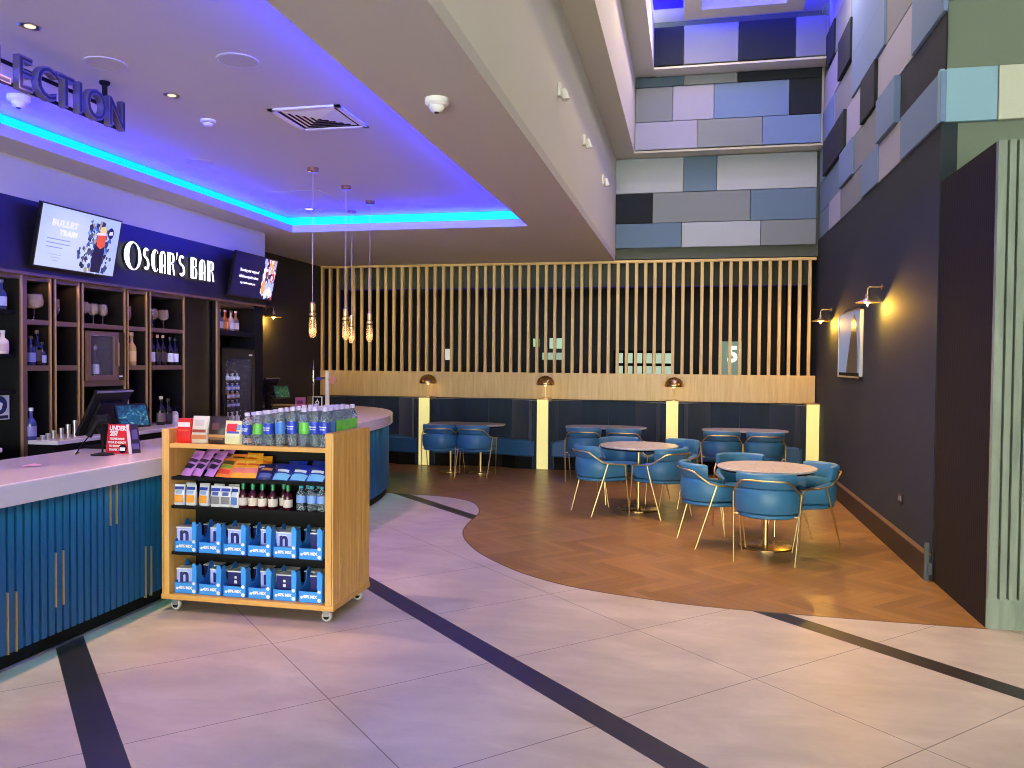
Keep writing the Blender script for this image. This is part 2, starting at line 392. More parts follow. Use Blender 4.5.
# right wall
slab('wall_right', MAT['navywall'], (XW, XW + .12, 7.04, 17.7, 0, 3.62))
slab('wall_right_upper', MAT['p_green'], (XW + .021, XW + .14, 7.2, YB + .3, 3.62, 7.4))
slab('wall_corner_upper', MAT['p_green'], (XW + .021, 7.5, 7.061, 7.2, 2.9, 7.4))
slab('wall_right_end', MAT['navywall'], (7.4, 7.5, Y0, 7.06, 0, 7.2))
slab('baseboard_right', MAT['basebrown'], (XW - .05, XW, 7.06, 13.0, 0, .2))
slab('wall_ribbed', MAT['ribbed'], (XW + .01, XW + .05, 5.86, 7.04, 0, 3.15))
m = MB(); m.box(XW + .012, 4.4, 5.86, 7.05, .0, 3.15)
x = XW + .012; i = 0
while x < 4.4:
    w = [.05, .016, .04, .014, .045, .016, .035][i % 7]; m.box(x, min(x + w - .004, 4.4), 5.845 - (.0 if i % 2 else .03), 5.87, .2, 3.15); x += w; i += 1
m.box(XW + .012, 4.4, 5.845, 5.9, 0, .2); struct(m.build('wall_concrete', MAT['concrete']))
m = MB(); m.box(XW - .052, XW - .02, 7.04, 7.06, 0, .3); m.cbox(XW - .02, 7.02, .1, .025, .025, .09); struct(m.build('trim_2', flat('dull_steel', (96, 104, 104), .5, .6)))
slab('trim_5', MAT['bronze'], (XW - .052, XW, 7.06, 13.0, .2, .208))

# ---------------------------------------------------------------- acoustic panels
def panel(x0, x1, z0, z1, y, mat, label, grp, th=.05):
    m = MB(); m.box(x0 + .004, x1 - .004, y, y + th, z0 + .004, z1 - .004)
    return tag(m.build('acoustic_panel', MAT[mat], bevel=.006), label, 'wall panel', grp)
CN = dict(p_blue='periwinkle blue', p_steel='steel blue', p_slate='slate grey', p_lilac='pale lilac', p_pale='pale grey', p_grey='mid grey', p_dark='charcoal', p_green='sage', p_sky='sky blue', p_cream='cream', p_teal='dark teal')
T1 = [((3.545, 3.935), 'lowest', [-1.19, -.15, 1.045, 1.86], ['p_steel', 'p_pale', 'p_grey']),
      ((3.935, 4.41), 'second', [-1.19, -.605, .885, 1.86], ['p_dark', 'p_grey', 'p_steel']),
      ((4.41, 4.96), 'third', [-1.19, -.13, .375, 1.86], ['p_pale', 'p_steel', 'p_pale'])]
T2 = [((5.005, 5.43), 'fourth', [-.875, .07, 1.02, 1.86], ['p_lilac', 'p_grey', 'p_blue']),
      ((5.43, 5.96), 'fifth', [-.875, -.305, .31, 1.4, 1.86], ['p_slate', 'p_lilac', 'p_blue', 'p_dark']),
      ((5.96, 6.115), 'sixth', [-.875, -.14, .65, 1.86], ['p_teal', 'p_grey', 'p_dark'])]
T3 = [((6.155, 6.73), 'top', [-.58, -.145, .64, 1.435, 1.86], ['p_dark', 'p_slate', 'p_dark', 'p_slate'])]
for rows, y in ((T1, YB - .03), (T2, 12.92), (T3, 12.57)):
    for (z0, z1), rn, xs, cs in rows:
        for a, c in enumerate(cs):
            pos = 'beside the cream beam' if a == 0 else 'in the far corner' if a == len(cs) - 1 else ORD[a] + ' from the beam'
            panel(xs[a], xs[a + 1], z0, z1, y, c, '%s felt panel, %s row of end wall, %s' % (CN[c], rn, pos), 'felt panels on the end wall', .066)
R = [((3.6, 4.0), 'lowest', [6.98, 8.25, 9.18, 10.0, 11.42, 12.3, 13.22], ['p_blue', 'p_lilac', 'p_blue', 'p_slate', 'p_lilac', 'p_steel'], [.07, .05, .07, .04, .05, .03]),
     ((4.0, 4.45), 'second', [6.98, 8.4, 9.2, 10.55, 11.42, 13.22], ['p_dark', 'p_blue', 'p_slate', 'p_blue', 'p_steel'], [.02, .11, .04, .09, .03]),
     ((4.45, 4.95), 'third', [6.98, 7.94, 9.36, 10.1, 11.1, 12.74, 13.22], ['p_blue', 'p_lilac', 'p_dark', 'p_lilac', 'p_dark', 'p_blue'], [.06, .03, .09, .04, .1, .04]),
     ((4.95, 5.45), 'fourth', [6.98, 7.9, 9.0, 10.72, 12.0, 13.0], ['p_lilac', 'p_slate', 'p_blue', 'p_slate', 'p_blue'], [.05, .03, .07, .03, .05]),
     ((5.45, 5.96), 'fifth', [6.98, 8.2, 9.15, 10.75, 11.62, 13.0], ['p_slate', 'p_blue', 'p_blue', 'p_dark', 'p_lilac'], [.05, .03, .06, .1, .04]),
     ((5.96, 6.45), 'sixth', [6.98, 8.4, 9.8, 10.9, 12.0, 12.65], ['p_lilac', 'p_dark', 'p_blue', 'p_slate', 'p_dark'], [.04, .06, .03, .05, .09]),
     ((6.45, 7.05), 'top', [6.98, 8.0, 9.4, 10.8, 12.6], ['p_blue', 'p_slate', 'p_dark', 'p_lilac'], [.04, .05, .07, .04])]
for (z0, z1), rn, ys, cs, th in R:
    for a, c in enumerate(cs):
        m = MB(); m.box(XW + .02 - th[a] * .62, XW + .02, ys[a] + .004, ys[a + 1] - .004, z0 + .004, z1 - .004)
        tag(m.build('acoustic_panel', MAT[c], bevel=.006), '%s felt panel, %s row of the side wall, %s from the corner' % (CN[c], rn, ORD[a]), 'wall panel', 'felt panels on the side wall')
F = [((3.6, 4.02), 'lowest', [1.87, 2.29, 3.2, 4.4], ['p_sky', 'p_cream', 'p_sky'], .06), ((4.02, 4.555), 'second', [1.93, 3.0, 4.4], ['p_green', 'p_grey'], .02),
     ((4.555, 5.05), 'third', [1.87, 2.9, 4.4], ['p_sky', 'p_cream'], .06)]
for (z0, z1), rn, xs, cs, th in F:
    for a, c in enumerate(cs):
        panel(xs[a], xs[a + 1], z0, z1, 7.06 - th, c, '%s felt panel, %s row above the concrete block, %s from the corner' % (CN[c], rn, ORD[a]), 'felt panels above the concrete block', th)

# ---------------------------------------------------------------- slat screen, oak band
t = thing('slat_screen', 'tall screen of upright oak slats above the blue booths', 'screen', (0, YB, 0))
m = MB(); m.box(XL + .02, 1.88, 0, .07, 3.315, 3.36); m.build('top_rail', MAT['oakx'], t, bevel=.004)
m = MB(); m.box(XL + .02, 1.88, 0, .07, 1.53, 1.545); m.build('bottom_rail', MAT['oakx'], t)
m = MB(); m.box(-.024, .024, .005, .065, 1.545, 3.315); s0 = m.build('slat', MAT['oak'], t, bevel=.002)
k0 = -30; xs = [(-4.355 + .1462 * q) for q in range(-13, 43)]
for q, x in enumerate(xs):
    if q == 0: s = s0
    else: s = s0.copy(); COL.objects.link(s)
    s.parent = t; s.location = (x, 0, 0)
m = MB(); m.box(XL + .02, 1.885, YB - .005, YB + .1, 1.115, 1.535)
tag(m.build('oak_band', MAT['oak'], bevel=.003), 'wide oak veneer band running below the slats and above the booths', 'panelling')
slab('trim_3', MAT['strip'], (XL, XB + .02, YB - .03, YB + .3, 3.36, 3.4))
# lit things in the foyer beyond the slats
t = thing('window_wall', 'daylit window with dark bars seen through the slats', 'window', (-.95, 17.45, 0)); t['kind'] = 'structure'; t.name = 'window_1'
m = MB(); m.box(-.6, .6, 0, .02, 1.45, 1.96); m.build('pane', gmat((190, 214, 190), .8), t)
m = MB()
for q in range(7): m.box(-.62 + q * .2, -.58 + q * .2 + .02, -.03, 0, 1.45, 1.98)
m.box(-.62, .62, -.03, 0, 1.66, 1.72); m.box(-.62, .62, -.03, 0, 1.93, 1.99); m.build('frame', MAT['black'], t)
t = thing('screen_number_sign', 'pale lit sign with a white 5 seen through the slats', 'sign', (.84, 17.4, 0))
m = MB(); m.box(-.2, .2, 0, .05, 1.4, 2.18); m.build('face', gmat((122, 146, 132), .8), t)
text('numeral', '5', .44, gmat((236, 250, 240), 1.5), t, (.02, -.006, 1.9), FACE_NY, bold=.012)
for q, (x0, x1, z0, z1, c) in enumerate([(-2.94, -2.62, 2.02, 2.24, (176, 206, 176)), (-3.3, -3.17, 2.06, 2.23, (160, 204, 150)), (-3.1, -2.65, 1.78, 1.93, (150, 172, 156)), (-5.33, -5.17, 1.76, 2.0, (206, 206, 196))]):
    m = MB(); m.box(x0, x1, 17.42, 17.46, z0, z1)
    tag(m.build('lit_display', gmat(c, .9)), ['pale green lit panel glimpsed high behind the middle slats', 'small green lit panel glimpsed behind the slats', 'low lit counter screen glimpsed behind the middle slats', 'small white light glimpsed behind the slats near the bar'][q], 'display')
tape = MB(); tape.box(-6.2, 1.8, 14.12, 14.14, 3.0, 3.02)
tag(tape.build('led_tape', glow('dim_blue_tape', (24, 10, 150), .1)), 'thin dim blue LED line in the dark foyer behind the slats', 'led strip')

# ---------------------------------------------------------------- pillars and booths
PX = [-4.26, -2.28, -.25, 1.81]
PN = ['near the curved end of the bar counter', 'between the two middle booths', 'behind the second round table', 'in the corner by the dark side wall']
for a, x in enumerate(PX):
    t = thing('lit_pillar', 'yellow backlit square pillar %s' % PN[a], 'pillar', (x, 12.9, 0), 0, 'yellow lit pillars between booths')
    m = MB(); m.box(-.09, .09, 0, .01, .01, 1.115); m.build('diffuser', MAT['pillar'], t)
    m = MB(); m.box(-.09, .09, .01, .38, 0, 1.115); m.box(-.095, .095, -.004, .38, 1.115, 1.13); m.build('casing', MAT['gold'], t)
def booth(x0, x1, label):
    t = thing('banquette_booth', label, 'booth seating', ((x0 + x1) / 2, 12.9, 0), 0, 'navy banquette booths under the oak band')
    h = (x1 - x0) / 2; c = .42
    bk = [(-h, .04), (-h + .08, .04), (-h + .10, .12), (-h + c + .06, .46), (h - c - .06, .46), (h - .10, .12), (h - .08, .04), (h, .04), (h, .62), (-h, .62)]
    segs = [((-h + .05, .05), (-h + .12, .14)), ((-h + .12, .14), (-h + c + .06, .46)), ((-h + c + .06, .46), (0, .46)), ((0, .46), (h - c - .06, .46)), ((h - c - .06, .46), (h - .12, .14)), ((h - .12, .14), (h - .05, .05))]
    m = MB(); m.prism(bk[::-1], 0, 1.09); m.build('surround', MAT['velvet'], t)
    for (p, q) in segs:
        L = math.hypot(q[0] - p[0], q[1] - p[1]); nseg = max(1, round(L / .34)); ang = math.atan2(q[1] - p[1], q[0] - p[0])
        m = MB(); mt = Matrix.Translation((p[0], p[1], 0)) @ Matrix.Rotation(ang, 4, 'Z')
        for s in range(nseg):
            a, b = L * s / nseg, L * (s + 1) / nseg; w = b - a
            prof = [(a + .001, .02), (a + .001, -.042), (a + w * .04, -.047), (a + w * .5, -.05), (b - w * .04, -.047), (b - .001, -.042), (b - .001, .02)]
            m.prism(prof, .42, 1.1, 'xy', 0, mt)
        m.build('backrest', MAT['velvet'], t, smooth=40)
    seat = [(-h + .04, .03), (-h + .36, .03), (-h + .62, .16), (h - .62, .16), (h - .36, .03), (h - .04, .03), (h - .05, .2), (h - c, .46), (-h + c, .46), (-h + .05, .2)]
    m = MB(); m.prism(seat[::-1], .2, .465); m.build('seat', MAT['leatherlow'], t, bevel=.025, smooth=40)
    kick = [(p[0], p[1] + .03 if p[1] < .3 else p[1]) for p in seat]
    m = MB(); m.prism(kick[::-1], 0, .2); m.build('plinth', MAT['black'], t)
BX = [XL + .02] + PX
for a in range(4):
    booth(BX[a] + (.09 if a else 0), BX[a + 1] - .09, ['navy booth furthest into the corner behind the curved bar end', 'navy booth with two chairs nearest the bar end', 'middle navy booth behind the second round table', 'navy booth next to the dark side wall'][a])
# bare recess above booths so nothing is open behind them
slab('wall_niche', MAT['darkwall'], (XL, XW, 13.55, 13.6, 0, 1.5))

# mushroom lamps on the pillars
def mk_lamp():
    t = thing('table_lamp', '', 'lamp')
    m = MB(); m.lathe([(.001, 0), (.075, 0), (.075, .012), (.03, .02), (.001, .022)], seg=24); m.build('base', MAT['brass'], t, smooth=40)
    m = MB(); m.lathe([(.009, .015), (.009, .25)], seg=10); m.build('stem', MAT['brass'], t, smooth=40)
    m = MB(); pr = [(.145, .225), (.148, .235)] + [(.148 * math.cos(q * PI / 16), .235 + .135 * math.sin(q * PI / 16)) for q in range(1, 8)] + [(.004, .372)]
    m.lathe(pr + [(.003, .366)] + [(r * .96, z - .006) for r, z in pr[::-1]][1:], seg=28); m.build('lamp_shade', MAT['brassdark'], t, smooth=50)
    m = MB(); m.lathe([(.002, .2), (.025, .21), (.03, .235), (.02, .26), (.002, .27)], seg=14); m.build('bulb', glow('soft_bulb', (255, 225, 170), 3.0), t, smooth=60)
    return t
pl = proto(mk_lamp)
for a, x in enumerate(PX[:3]):
    pl((x + .02, 13.04, 1.13), 0, 'brass mushroom table lamp on the pillar %s' % PN[a], 'brass mushroom lamps on pillars')
    point('table_lamp_light', (x + .02, 13.04, 1.3), (255, 210, 150), 1.2)

# ---------------------------------------------------------------- ceiling fittings
def disc(name, label, cat, x, y, z, r, parts, grp=None):
    t = thing(name, label, cat, (x, y, z), 0, grp)
    for nm, prof, mt in parts:
        m = MB(); m.lathe(prof, seg=28); m.build(nm, mt, t, smooth=40)
    return t
W = MAT['ceil']
spk = [('rim', [(.13, 0), (.13, -.006), (.118, -.008), (.118, 0)], W), ('grille', [(.001, -.006), (.115, -.006), (.115, 0), (.001, 0)], flat('speaker_mesh', (184, 180, 178), .8, var=.2, scale=200))]
disc('ceiling_speaker', 'round flush ceiling speaker just beyond the hanging letter sign', 'speaker', -3.65, 4.6, ZR, .13, spk, 'round ceiling speakers')
disc('ceiling_speaker', 'round flush ceiling speaker nearest the cream beam', 'speaker', -2.79, 4.71, ZR, .13, spk, 'round ceiling speakers')
disc('ceiling_speaker', 'round flush ceiling speaker beside the cyan strip above the bar screen', 'speaker', -4.56, 7.04, ZR, .13, spk, 'round ceiling speakers')
dl = [('rim', [(.045, 0), (.055, -.006), (.06, 0)], MAT['steel']), ('lamp_face', [(.001, -.002), (.03, -.003), (.03, 0), (.001, 0)], MAT['downlight'])]
disc('downlight', 'small recessed downlight between the two round speakers', 'light', -3.62, 5.24, ZR, .05, dl, 'recessed downlights')
disc('downlight', 'small recessed downlight nearest the entrance, above the till', 'light', -3.67, 4.01, ZR, .05, dl, 'recessed downlights')
disc('downlight', 'bright recessed downlight in front of the nearest pendant lamp', 'light', -4.62, 9.44, ZR, .09, [(a, [(r * 1.7, z) for r, z in p], MAT['downlight'] if a == 'lamp_face' else mt) for a, p, mt in dl], 'recessed downlights')
disc('smoke_detector', 'white round smoke detector beside the hanging letter sign', 'detector', -3.71, 5.83, ZR, .06, [('base', [(.06, 0), (.06, -.015), (.05, -.02), (.001, -.02)], MAT['white']), ('cap', [(.042, -.02), (.042, -.03), (.03, -.045), (.001, -.048)], MAT['white']), ('slot', [(.044, -.022), (.044, -.026), (.001, -.026)], MAT['black'])])
cam = [('base', [(.075, 0), (.075, -.03), (.06, -.045), (.001, -.045)], MAT['white']), ('dome', [(.05, -.04), (.047, -.06), (.035, -.078), (.001, -.088)], MAT['white']), ('lens', [(.018, -.07), (.016, -.088), (.001, -.094)], MAT['blackgloss'])]
disc('dome_camera', 'white dome security camera on the ceiling border by the beam', 'camera', -1.57, 4.97, ZC, .07, cam, 'dome security cameras')
disc('dome_camera', 'white dome security camera below the hanging letter sign', 'camera', -4.72, 5.05, ZR, .07, cam, 'dome security cameras')
t = thing('air_vent', 'square louvred air vent in the raised ceiling', 'vent', (-2.815, 5.93, ZR), 0)
m = MB(); a = .285
m.box(-a, a, -a, -a + .04, -.014, 0); m.box(-a, a, a - .04, a, -.014, 0); m.box(-a, -a + .04, -a, a, -.014, 0); m.box(a - .04, a, -a, a, -.014, 0); m.build('frame', MAT['white'], t)
m = MB(); m.box(-a + .04, a - .04, -a + .04, a - .04, -.004, 0); m.build('backing', MAT['black'], t)
for q in range(5):
    b = .22 - q * .042; m = MB()
    m.loops([[(-b, -b, -.003), (b, -b, -.003), (b, b, -.003), (-b, b, -.003)], [(-b + .037, -b + .037, -.013), (b - .037, -b + .037, -.013), (b - .037, b - .037, -.013), (-b + .037, b - .037, -.013)]], cap=False)
    m.build('louvre', MAT['white'], t)
t = thing('access_hatch', 'flush square hatch in the raised ceiling above the pendant lamps', 'hatch', (-4.3, 8.7, ZR))
m = MB(); m.box(-.3, .3, -.3, .3, -.004, 0); m.build('panel', MAT['ceil'], t)
# spotlights on the beam
for a, (y, z) in enumerate([(7.38, 4.13), (9.15, 4.15), (11.18, 4.16)]):
    t = thing('wall_spotlight', 'small white adjustable spotlight on the beam face, %s from the entrance' % ORD[a], 'spotlight', (XB, y, z), 0, 'white spotlights on the beam')
    m = MB(); m.cbox(.015, 0, .03, .03, .07, .12); m.build('base_plate', MAT['white'], t, bevel=.006)
    m = MB(); m.tube([(.02, 0, .03), (.05, 0, .02)], .012); m.build('arm', MAT['chrome'], t)
    m = MB(); m.lathe([(.001, .05), (.026, .05), (.032, .0), (.036, -.05), (.032, -.05), (.001, -.035)], seg=18, mat=Matrix.Translation((.06, 0, -.01)) @ Matrix.Rotation(math.radians(-14), 4, 'Y')); m.build('head', MAT['white'], t, smooth=40)
    spot('beam_spot', (XB + .15, y, z - .1), (1.0, y - .6, 0), (255, 206, 140), 420, 70, .9)
# extra beam spotlights of the same row nearer the entrance
for y in (5.6, 3.8): spot('beam_spot', (XB + .15, y, 4.1), (1.2, y + .4, 0), (255, 210, 150), 210, 80, .9)
for x, y in ((-.02, 11.6), (-.02, 9.6), (1.38, 10.6), (1.38, 8.4), (-.02, 7.4)):
    area('added_atrium_light', (x, y, 6.71), (0, 0, 0), .2, .2, (255, 226, 180), 28)  # added lights without fittings, brightening the seating and slats
# pendants
def mk_pend(L):
    t = thing('pendant_lamp', '', 'pendant lamp')
    m = MB(); m.lathe([(.001, 0), (.055, 0), (.055, -.03), (.045, -.036), (.001, -.036)], seg=24); m.build('ceiling_rose', MAT['brassdark'], t, smooth=40)
    m = MB(); m.tube([(0, 0, -.03), (0, 0, -1.32)], .0035, 6); m.build('cord', cmat((196, 176, 168)), t)
    m = MB(); m.lathe([(.012, -1.3), (.028, -1.32), (.028, -1.39), (.02, -1.4), (.034, -1.41), (.034, -1.43), (.02, -1.44), (.034, -1.45), (.034, -1.47), (.001, -1.47)], seg=18); m.build('socket', MAT['brass'], t, smooth=30)
    m = MB(); m.lathe([(.03, -1.46), (.037, -1.5), (.037, -1.6), (.03, -1.635), (.012, -1.65), (.001, -1.652)], seg=18); m.build('bulb', MAT['amber'], t, smooth=50)
    m = MB(); m.tube([(0, 0, -1.47), (0, 0, -1.6)], .006); m.build('filament', MAT['filament'], t)
    return t
pp = proto(mk_pend, 0)
for (x, y), lb in (((-3.606, 7.45), 'slim brass pendant lamp nearest the snack display'), ((-3.62, 8.27), 'slim brass pendant lamp second from the snack display'),
                   ((-3.677, 9.09), 'slim brass pendant lamp third along the bar front'), ((-4.143, 9.65), 'slim brass pendant lamp over the curved bar end, furthest back')):
    pp((x, y, ZR), 0, lb, 'slim brass pendants over the bar'); point('pendant_light', (x, y, 2.0), (255, 200, 120), .6)
# hanging letter sign
t = thing('letter_sign', 'row of big grey metal letters hung below the raised ceiling', 'sign', (-3.85, 0, 0))
letters = [('L', 3.99), ('E', 4.155), ('C', 4.32), ('T', 4.48), ('I', 4.603), ('O', 4.75), ('N', 4.95)]
for ch, y in letters:
    g = text('letter', ch, .275, MAT['lettergrey'], t, (-.008, y, 3.365), FACE_PX, ext=.022, bold=.006, sx=.86)
    text('letter_inlay', ch, .275, MAT['letterdark'], g, (0, 0, .003), (0, 0, 0), ext=.022, bold=-.0045)
m = MB(); m.box(-.05, -.035, 3.6, 5.02, 3.405, 3.425); m.box(-.05, -.035, 3.6, 5.02, 3.29, 3.31); m.build('rail', MAT['black'], t)
for y in (3.3 + .4, 4.9):
    m = MB(); m.lathe([(.001, 3.58), (.035, 3.58), (.035, 3.565), (.018, 3.55), (.016, 3.3), (.001, 3.3)], (-.045, y, 0), 14); m.build('hanger', MAT['black'], t, smooth=40)
# ================================================================== right wall fittings
def mk_sconce():
    t = thing('wall_sconce', '', 'wall lamp')
    m = MB(); m.lathe([(.001, 0), (.035, 0), (.035, .012), (.02, .02), (.001, .02)], seg=18, mat=Matrix.Rotation(-PI / 2, 4, 'Y')); m.build('back_plate', MAT['brassdark'], t, smooth=40)
    m = MB(); m.tube([(0, 0, 0), (-.1, 0, 0), (-.125, 0, 0), (-.14, 0, -.01), (-.145, 0, -.03), (-.145, 0, -.08)], .007); m.build('arm', MAT['brass'], t, smooth=50)
    m = MB(); m.lathe([(.02, -.07), (.024, -.11), (.04, -.125), (.115, -.155), (.118, -.158), (.115, -.158), (.04, -.13), (.001, -.12)], (-.145, 0, 0), 24); m.build('lamp_shade', MAT['brass'], t, smooth=35)
    m = MB(); m.lathe([(.001, -.125), (.022, -.135), (.034, -.16), (.026, -.1455), (.001, -.195)], (-.145, 0, 0), 16); m.build('bulb', MAT['bulb'], t, smooth=60)
    return t
ps = proto(mk_sconce)
for (x, y, z, rz, lb) in ((XW, 8.92, 2.5, 0, 'brass wall sconce on the dark side wall, nearer the entrance than the picture'), (XW, 11.96, 2.47, 0, 'brass wall sconce on the dark side wall, past the picture near the slats'),
                          (XL, 11.4, 2.52, PI, 'brass wall sconce on the dark wall beyond the bar fridge')):
    ps((x, y, z), rz, lb, 'brass cone wall sconces')
    d = -1 if rz == 0 else 1
    point('sconce_light', (x + d * .13, y, z - .205), (255, 190, 72), 38, .025)
t = thing('framed_picture', 'framed photo of a dark figure on a pale blue ground', 'picture', (XW, 0, 0))
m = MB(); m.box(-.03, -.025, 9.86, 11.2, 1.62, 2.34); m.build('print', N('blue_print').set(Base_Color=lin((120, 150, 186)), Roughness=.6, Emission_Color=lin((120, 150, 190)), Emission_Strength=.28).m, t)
sil = [(9.98, 1.62), (9.98, 1.8), (10.05, 2.05), (10.1, 2.22), (10.2, 2.3), (10.32, 2.25), (10.38, 2.1), (10.5, 1.9), (10.62, 1.72), (10.66, 1.62)]
m = MB(); m.prism(sil, -.032, -.03, 'yz'); m.build('silhouette', cmat((40, 34, 36), .3), t)
m = MB()
m.box(-.036, 0, 9.84, 9.86, 1.56, 2.36); m.box(-.036, 0, 11.2, 11.22, 1.56, 2.36); m.box(-.036, 0, 9.84, 11.22, 1.56, 1.58); m.box(-.036, 0, 9.84, 11.22, 2.34, 2.36); m.build('frame', MAT['steel'], t)
m = MB(); m.box(-.025, 0, 9.86, 11.2, 1.58, 2.34); m.build('backing', MAT['black'], t)
t = thing('power_socket', 'small dark power socket low on the side wall', 'socket', (XW, 8.04, .5))
m = MB(); m.cbox(-.005, 0, 0, .012, .15, .09); m.build('plate', MAT['blackgloss'], t, bevel=.003)
m = MB(); m.cbox(-.012, -.03, .0, .004, .02, .04); m.cbox(-.012, .03, 0, .004, .02, .04); m.build('switch', MAT['steel'], t)

# ================================================================== chairs and tables
def upath(z=0, off=0, ry=.25, rx=.25, yf=.19, n=20):
    P = [(-rx - off, yf), (-rx - off, .1), (-rx - off, 0)]
    P += [(-(rx + off) * math.cos(q * PI / n), -(ry + off) * math.sin(q * PI / n) - .02) for q in range(0, n + 1)]
    return P + [(rx + off, 0), (rx + off, .1), (rx + off, yf)]
def mk_chair():
    t = thing('tub_chair', '', 'chair')
    # curved lower band with arms
    P = upath(); L = []
    for a, (x, y) in enumerate(P):
        b, c = P[max(a - 1, 0)], P[min(a + 1, len(P) - 1)]; d = Vector((c[0] - b[0], c[1] - b[1], 0)).normalized(); n = Vector((d.y, -d.x, 0))
        if n.dot(Vector((x, y + .02, 0))) < 0: n = -n
        back = max(0, min(1, (.1 - y) / .3)); top = .605 + .065 * back; w = .028
        if a in (0, len(P) - 1): w *= .45
        e = .018 if 0 < a < len(P) - 1 else .03
        zb = .452 if back > .5 else .46
        if a in (0, len(P) - 1): zb += .02; top -= .02
        sec = [(-w, zb + e), (-w * .6, zb), (w * .6, zb), (w, zb + e), (w * 1.12, (zb + top) / 2), (w, top - e), (w * .55, top), (-w * .55, top), (-w, top - e)]
        L.append([(x + n.x * s, y + n.y * s, z) for s, z in sec])
    m = MB(); m.loops(L); m.build('armrest_shell', MAT['leather'], t, smooth=55)
    # upper back pad
    L = []; n = 16
    for a in range(n + 1):
        th = math.radians(-64 + 128 * a / n); e = min(1, min(a, n - a) / 1.6 + .35)
        sec = [(-.024, .69), (-.02, .672), (.02, .672), (.03, .69), (.036, .745), (.036, .80), (.02, .815), (-.012, .815), (-.024, .8)]
        L.append([((.25 + s * (.5 + .5 * e) + (z - .67) * .1) * math.sin(th), -.02 - (.25 + s * (.5 + .5 * e) + (z - .67) * .16) * math.cos(th), .67 + (z - .67) * (.86 + .14 * e)) for s, z in sec])
    m = MB(); m.loops(L); m.build('backrest', MAT['leather'], t, smooth=55)
    out = [(p[0] * .99, p[1]) for p in upath(ry=.265, rx=.262, yf=.17)] + [(.225, .225), (-.225, .225)]
    m = MB(); m.prism(out[::-1], .405, .445); m.build('seat_base', MAT['leather'], t, smooth=50, bevel=.012)
    cu = upath(ry=.225, rx=.222, yf=.19) + [(.2, .25), (-.2, .25)]
    m = MB(); m.prism(cu[::-1], .445, .5); m.build('seat', MAT['leather'], t, smooth=50, bevel=.02)
    # one continuous brass rail along the arms and round the back
    rl = [(-.285, .17, .595), (-.287, .05, .605), (-.285, -.06, .615), (-.272, -.13, .632), (-.235, -.215, .70), (-.2, -.262, .742), (-.165, -.288, .752)]
    rl += [(-.08, -.312, .754), (0, -.318, .754)]
    rl = rl + [(-x, y, z) for x, y, z in rl[:-1][::-1]]
    m = MB(); m.tube(rl, .0085, 8); m.build('rail', MAT['brass'], t, smooth=60)
    for sx in (-1, 1):
        m = MB(); m.tube([(sx * .283, .15, .598), (sx * .268, .17, .45), (sx * .245, .235, 0)], [.0085, .0085, .007], 8); m.build('leg', MAT['brass'], t, smooth=60)
        m = MB(); m.tube([(sx * .285, -.07, .615), (sx * .278, -.12, .45), (sx * .25, -.255, 0)], [.0085, .0085, .007], 8); m.build('leg', MAT['brass'], t, smooth=60)
    m = MB(); m.tube([(-.268, .17, .42), (.268, .17, .42)], .007); m.build('stretcher', MAT['brass'], t, smooth=60)
    m = MB(); m.tube([(-.275, -.13, .42), (.275, -.13, .42)], .007); m.build('stretcher', MAT['brass'], t, smooth=60)
    for ch in t.children:
        for v in ch.data.vertices: v.co.z *= .955
    return t
pc = proto(mk_chair)
def face(dx, dy): return math.atan2(-dx, dy)
for x, y, dx, dy, lb in ((.69, 7.52, .18, .97, 'blue tub chair at the front round table with its back to the entrance'),
                         (.23, 8.04, .94, .34, 'blue tub chair at the front round table on its bar side'),
                         (1.06, 8.12, -.92, -.38, 'blue tub chair at the front round table beside the dark wall'),
                         (.56, 8.66, .2, -.98, 'blue tub chair tucked behind the front round table facing the entrance'),
                         (-.97, 9.40, .83, .56, 'blue tub chair at the second round table on the bar side'),
                         (-.31, 9.37, -.76, .65, 'blue tub chair at the second round table turned towards the bar'),
                         (-.80, 10.2, .3, -.95, 'blue tub chair behind the second round table, on its bar side'),
                         (-.17, 10.15, -.6, -.8, 'blue tub chair behind the second round table, by the lit pillar'),
                         (-3.66, 11.92, -.12, .99, 'blue tub chair pulled up to the booth table nearest the bar, bar side'),
                         (-3.12, 11.92, .05, .99, 'blue tub chair pulled up to the booth table nearest the bar, away from the bar'),
                         (-1.48, 11.98, 0, 1, 'blue tub chair pulled up to the middle booth table, bar side'),
                         (-.91, 11.98, 0, 1, 'blue tub chair pulled up to the middle booth table, pillar side'),
                         (.46, 12.0, 0, 1, 'blue tub chair pulled up to the last booth table, pillar side'),
                         (1.04, 12.0, 0, 1, 'blue tub chair pulled up to the last booth table, beside the dark wall')):
    pc((x, y, 0), face(dx, dy), lb, 'blue tub chairs with brass legs')
def round_table(x, y, r, br, label):
    t = thing('round_table', label, 'table', (x, y, 0), 0, 'round marble topped tables')
    m = MB(); m.lathe([(.001, .735), (r - .004, .735), (r, .739), (r, .751), (r - .004, .755), (.001, .755)], seg=56); m.build('tabletop', MAT['marble'], t, smooth=40)
    m = MB(); m.lathe([(.001, .715), (r - .03, .715), (r - .006, .7345), (.001, .7345)], seg=48); m.build('under_rim', MAT['black'], t, smooth=30)
    m = MB(); m.lathe([(.024, .012), (.024, .7)], seg=16); m.lathe([(.001, .69), (.12, .7), (.12, .715), (.001, .715)], seg=20); m.build('column', MAT['brass'], t, smooth=40)
    m = MB(); m.lathe([(br, 0), (br, .01), (br - .01, .014), (.03, .02), (.001, .02)], seg=48); m.build('base', MAT['brassdark'], t, smooth=30)
round_table(.72, 8.0, .45, .25, 'round marble topped table on one brass stem, nearest the entrance')
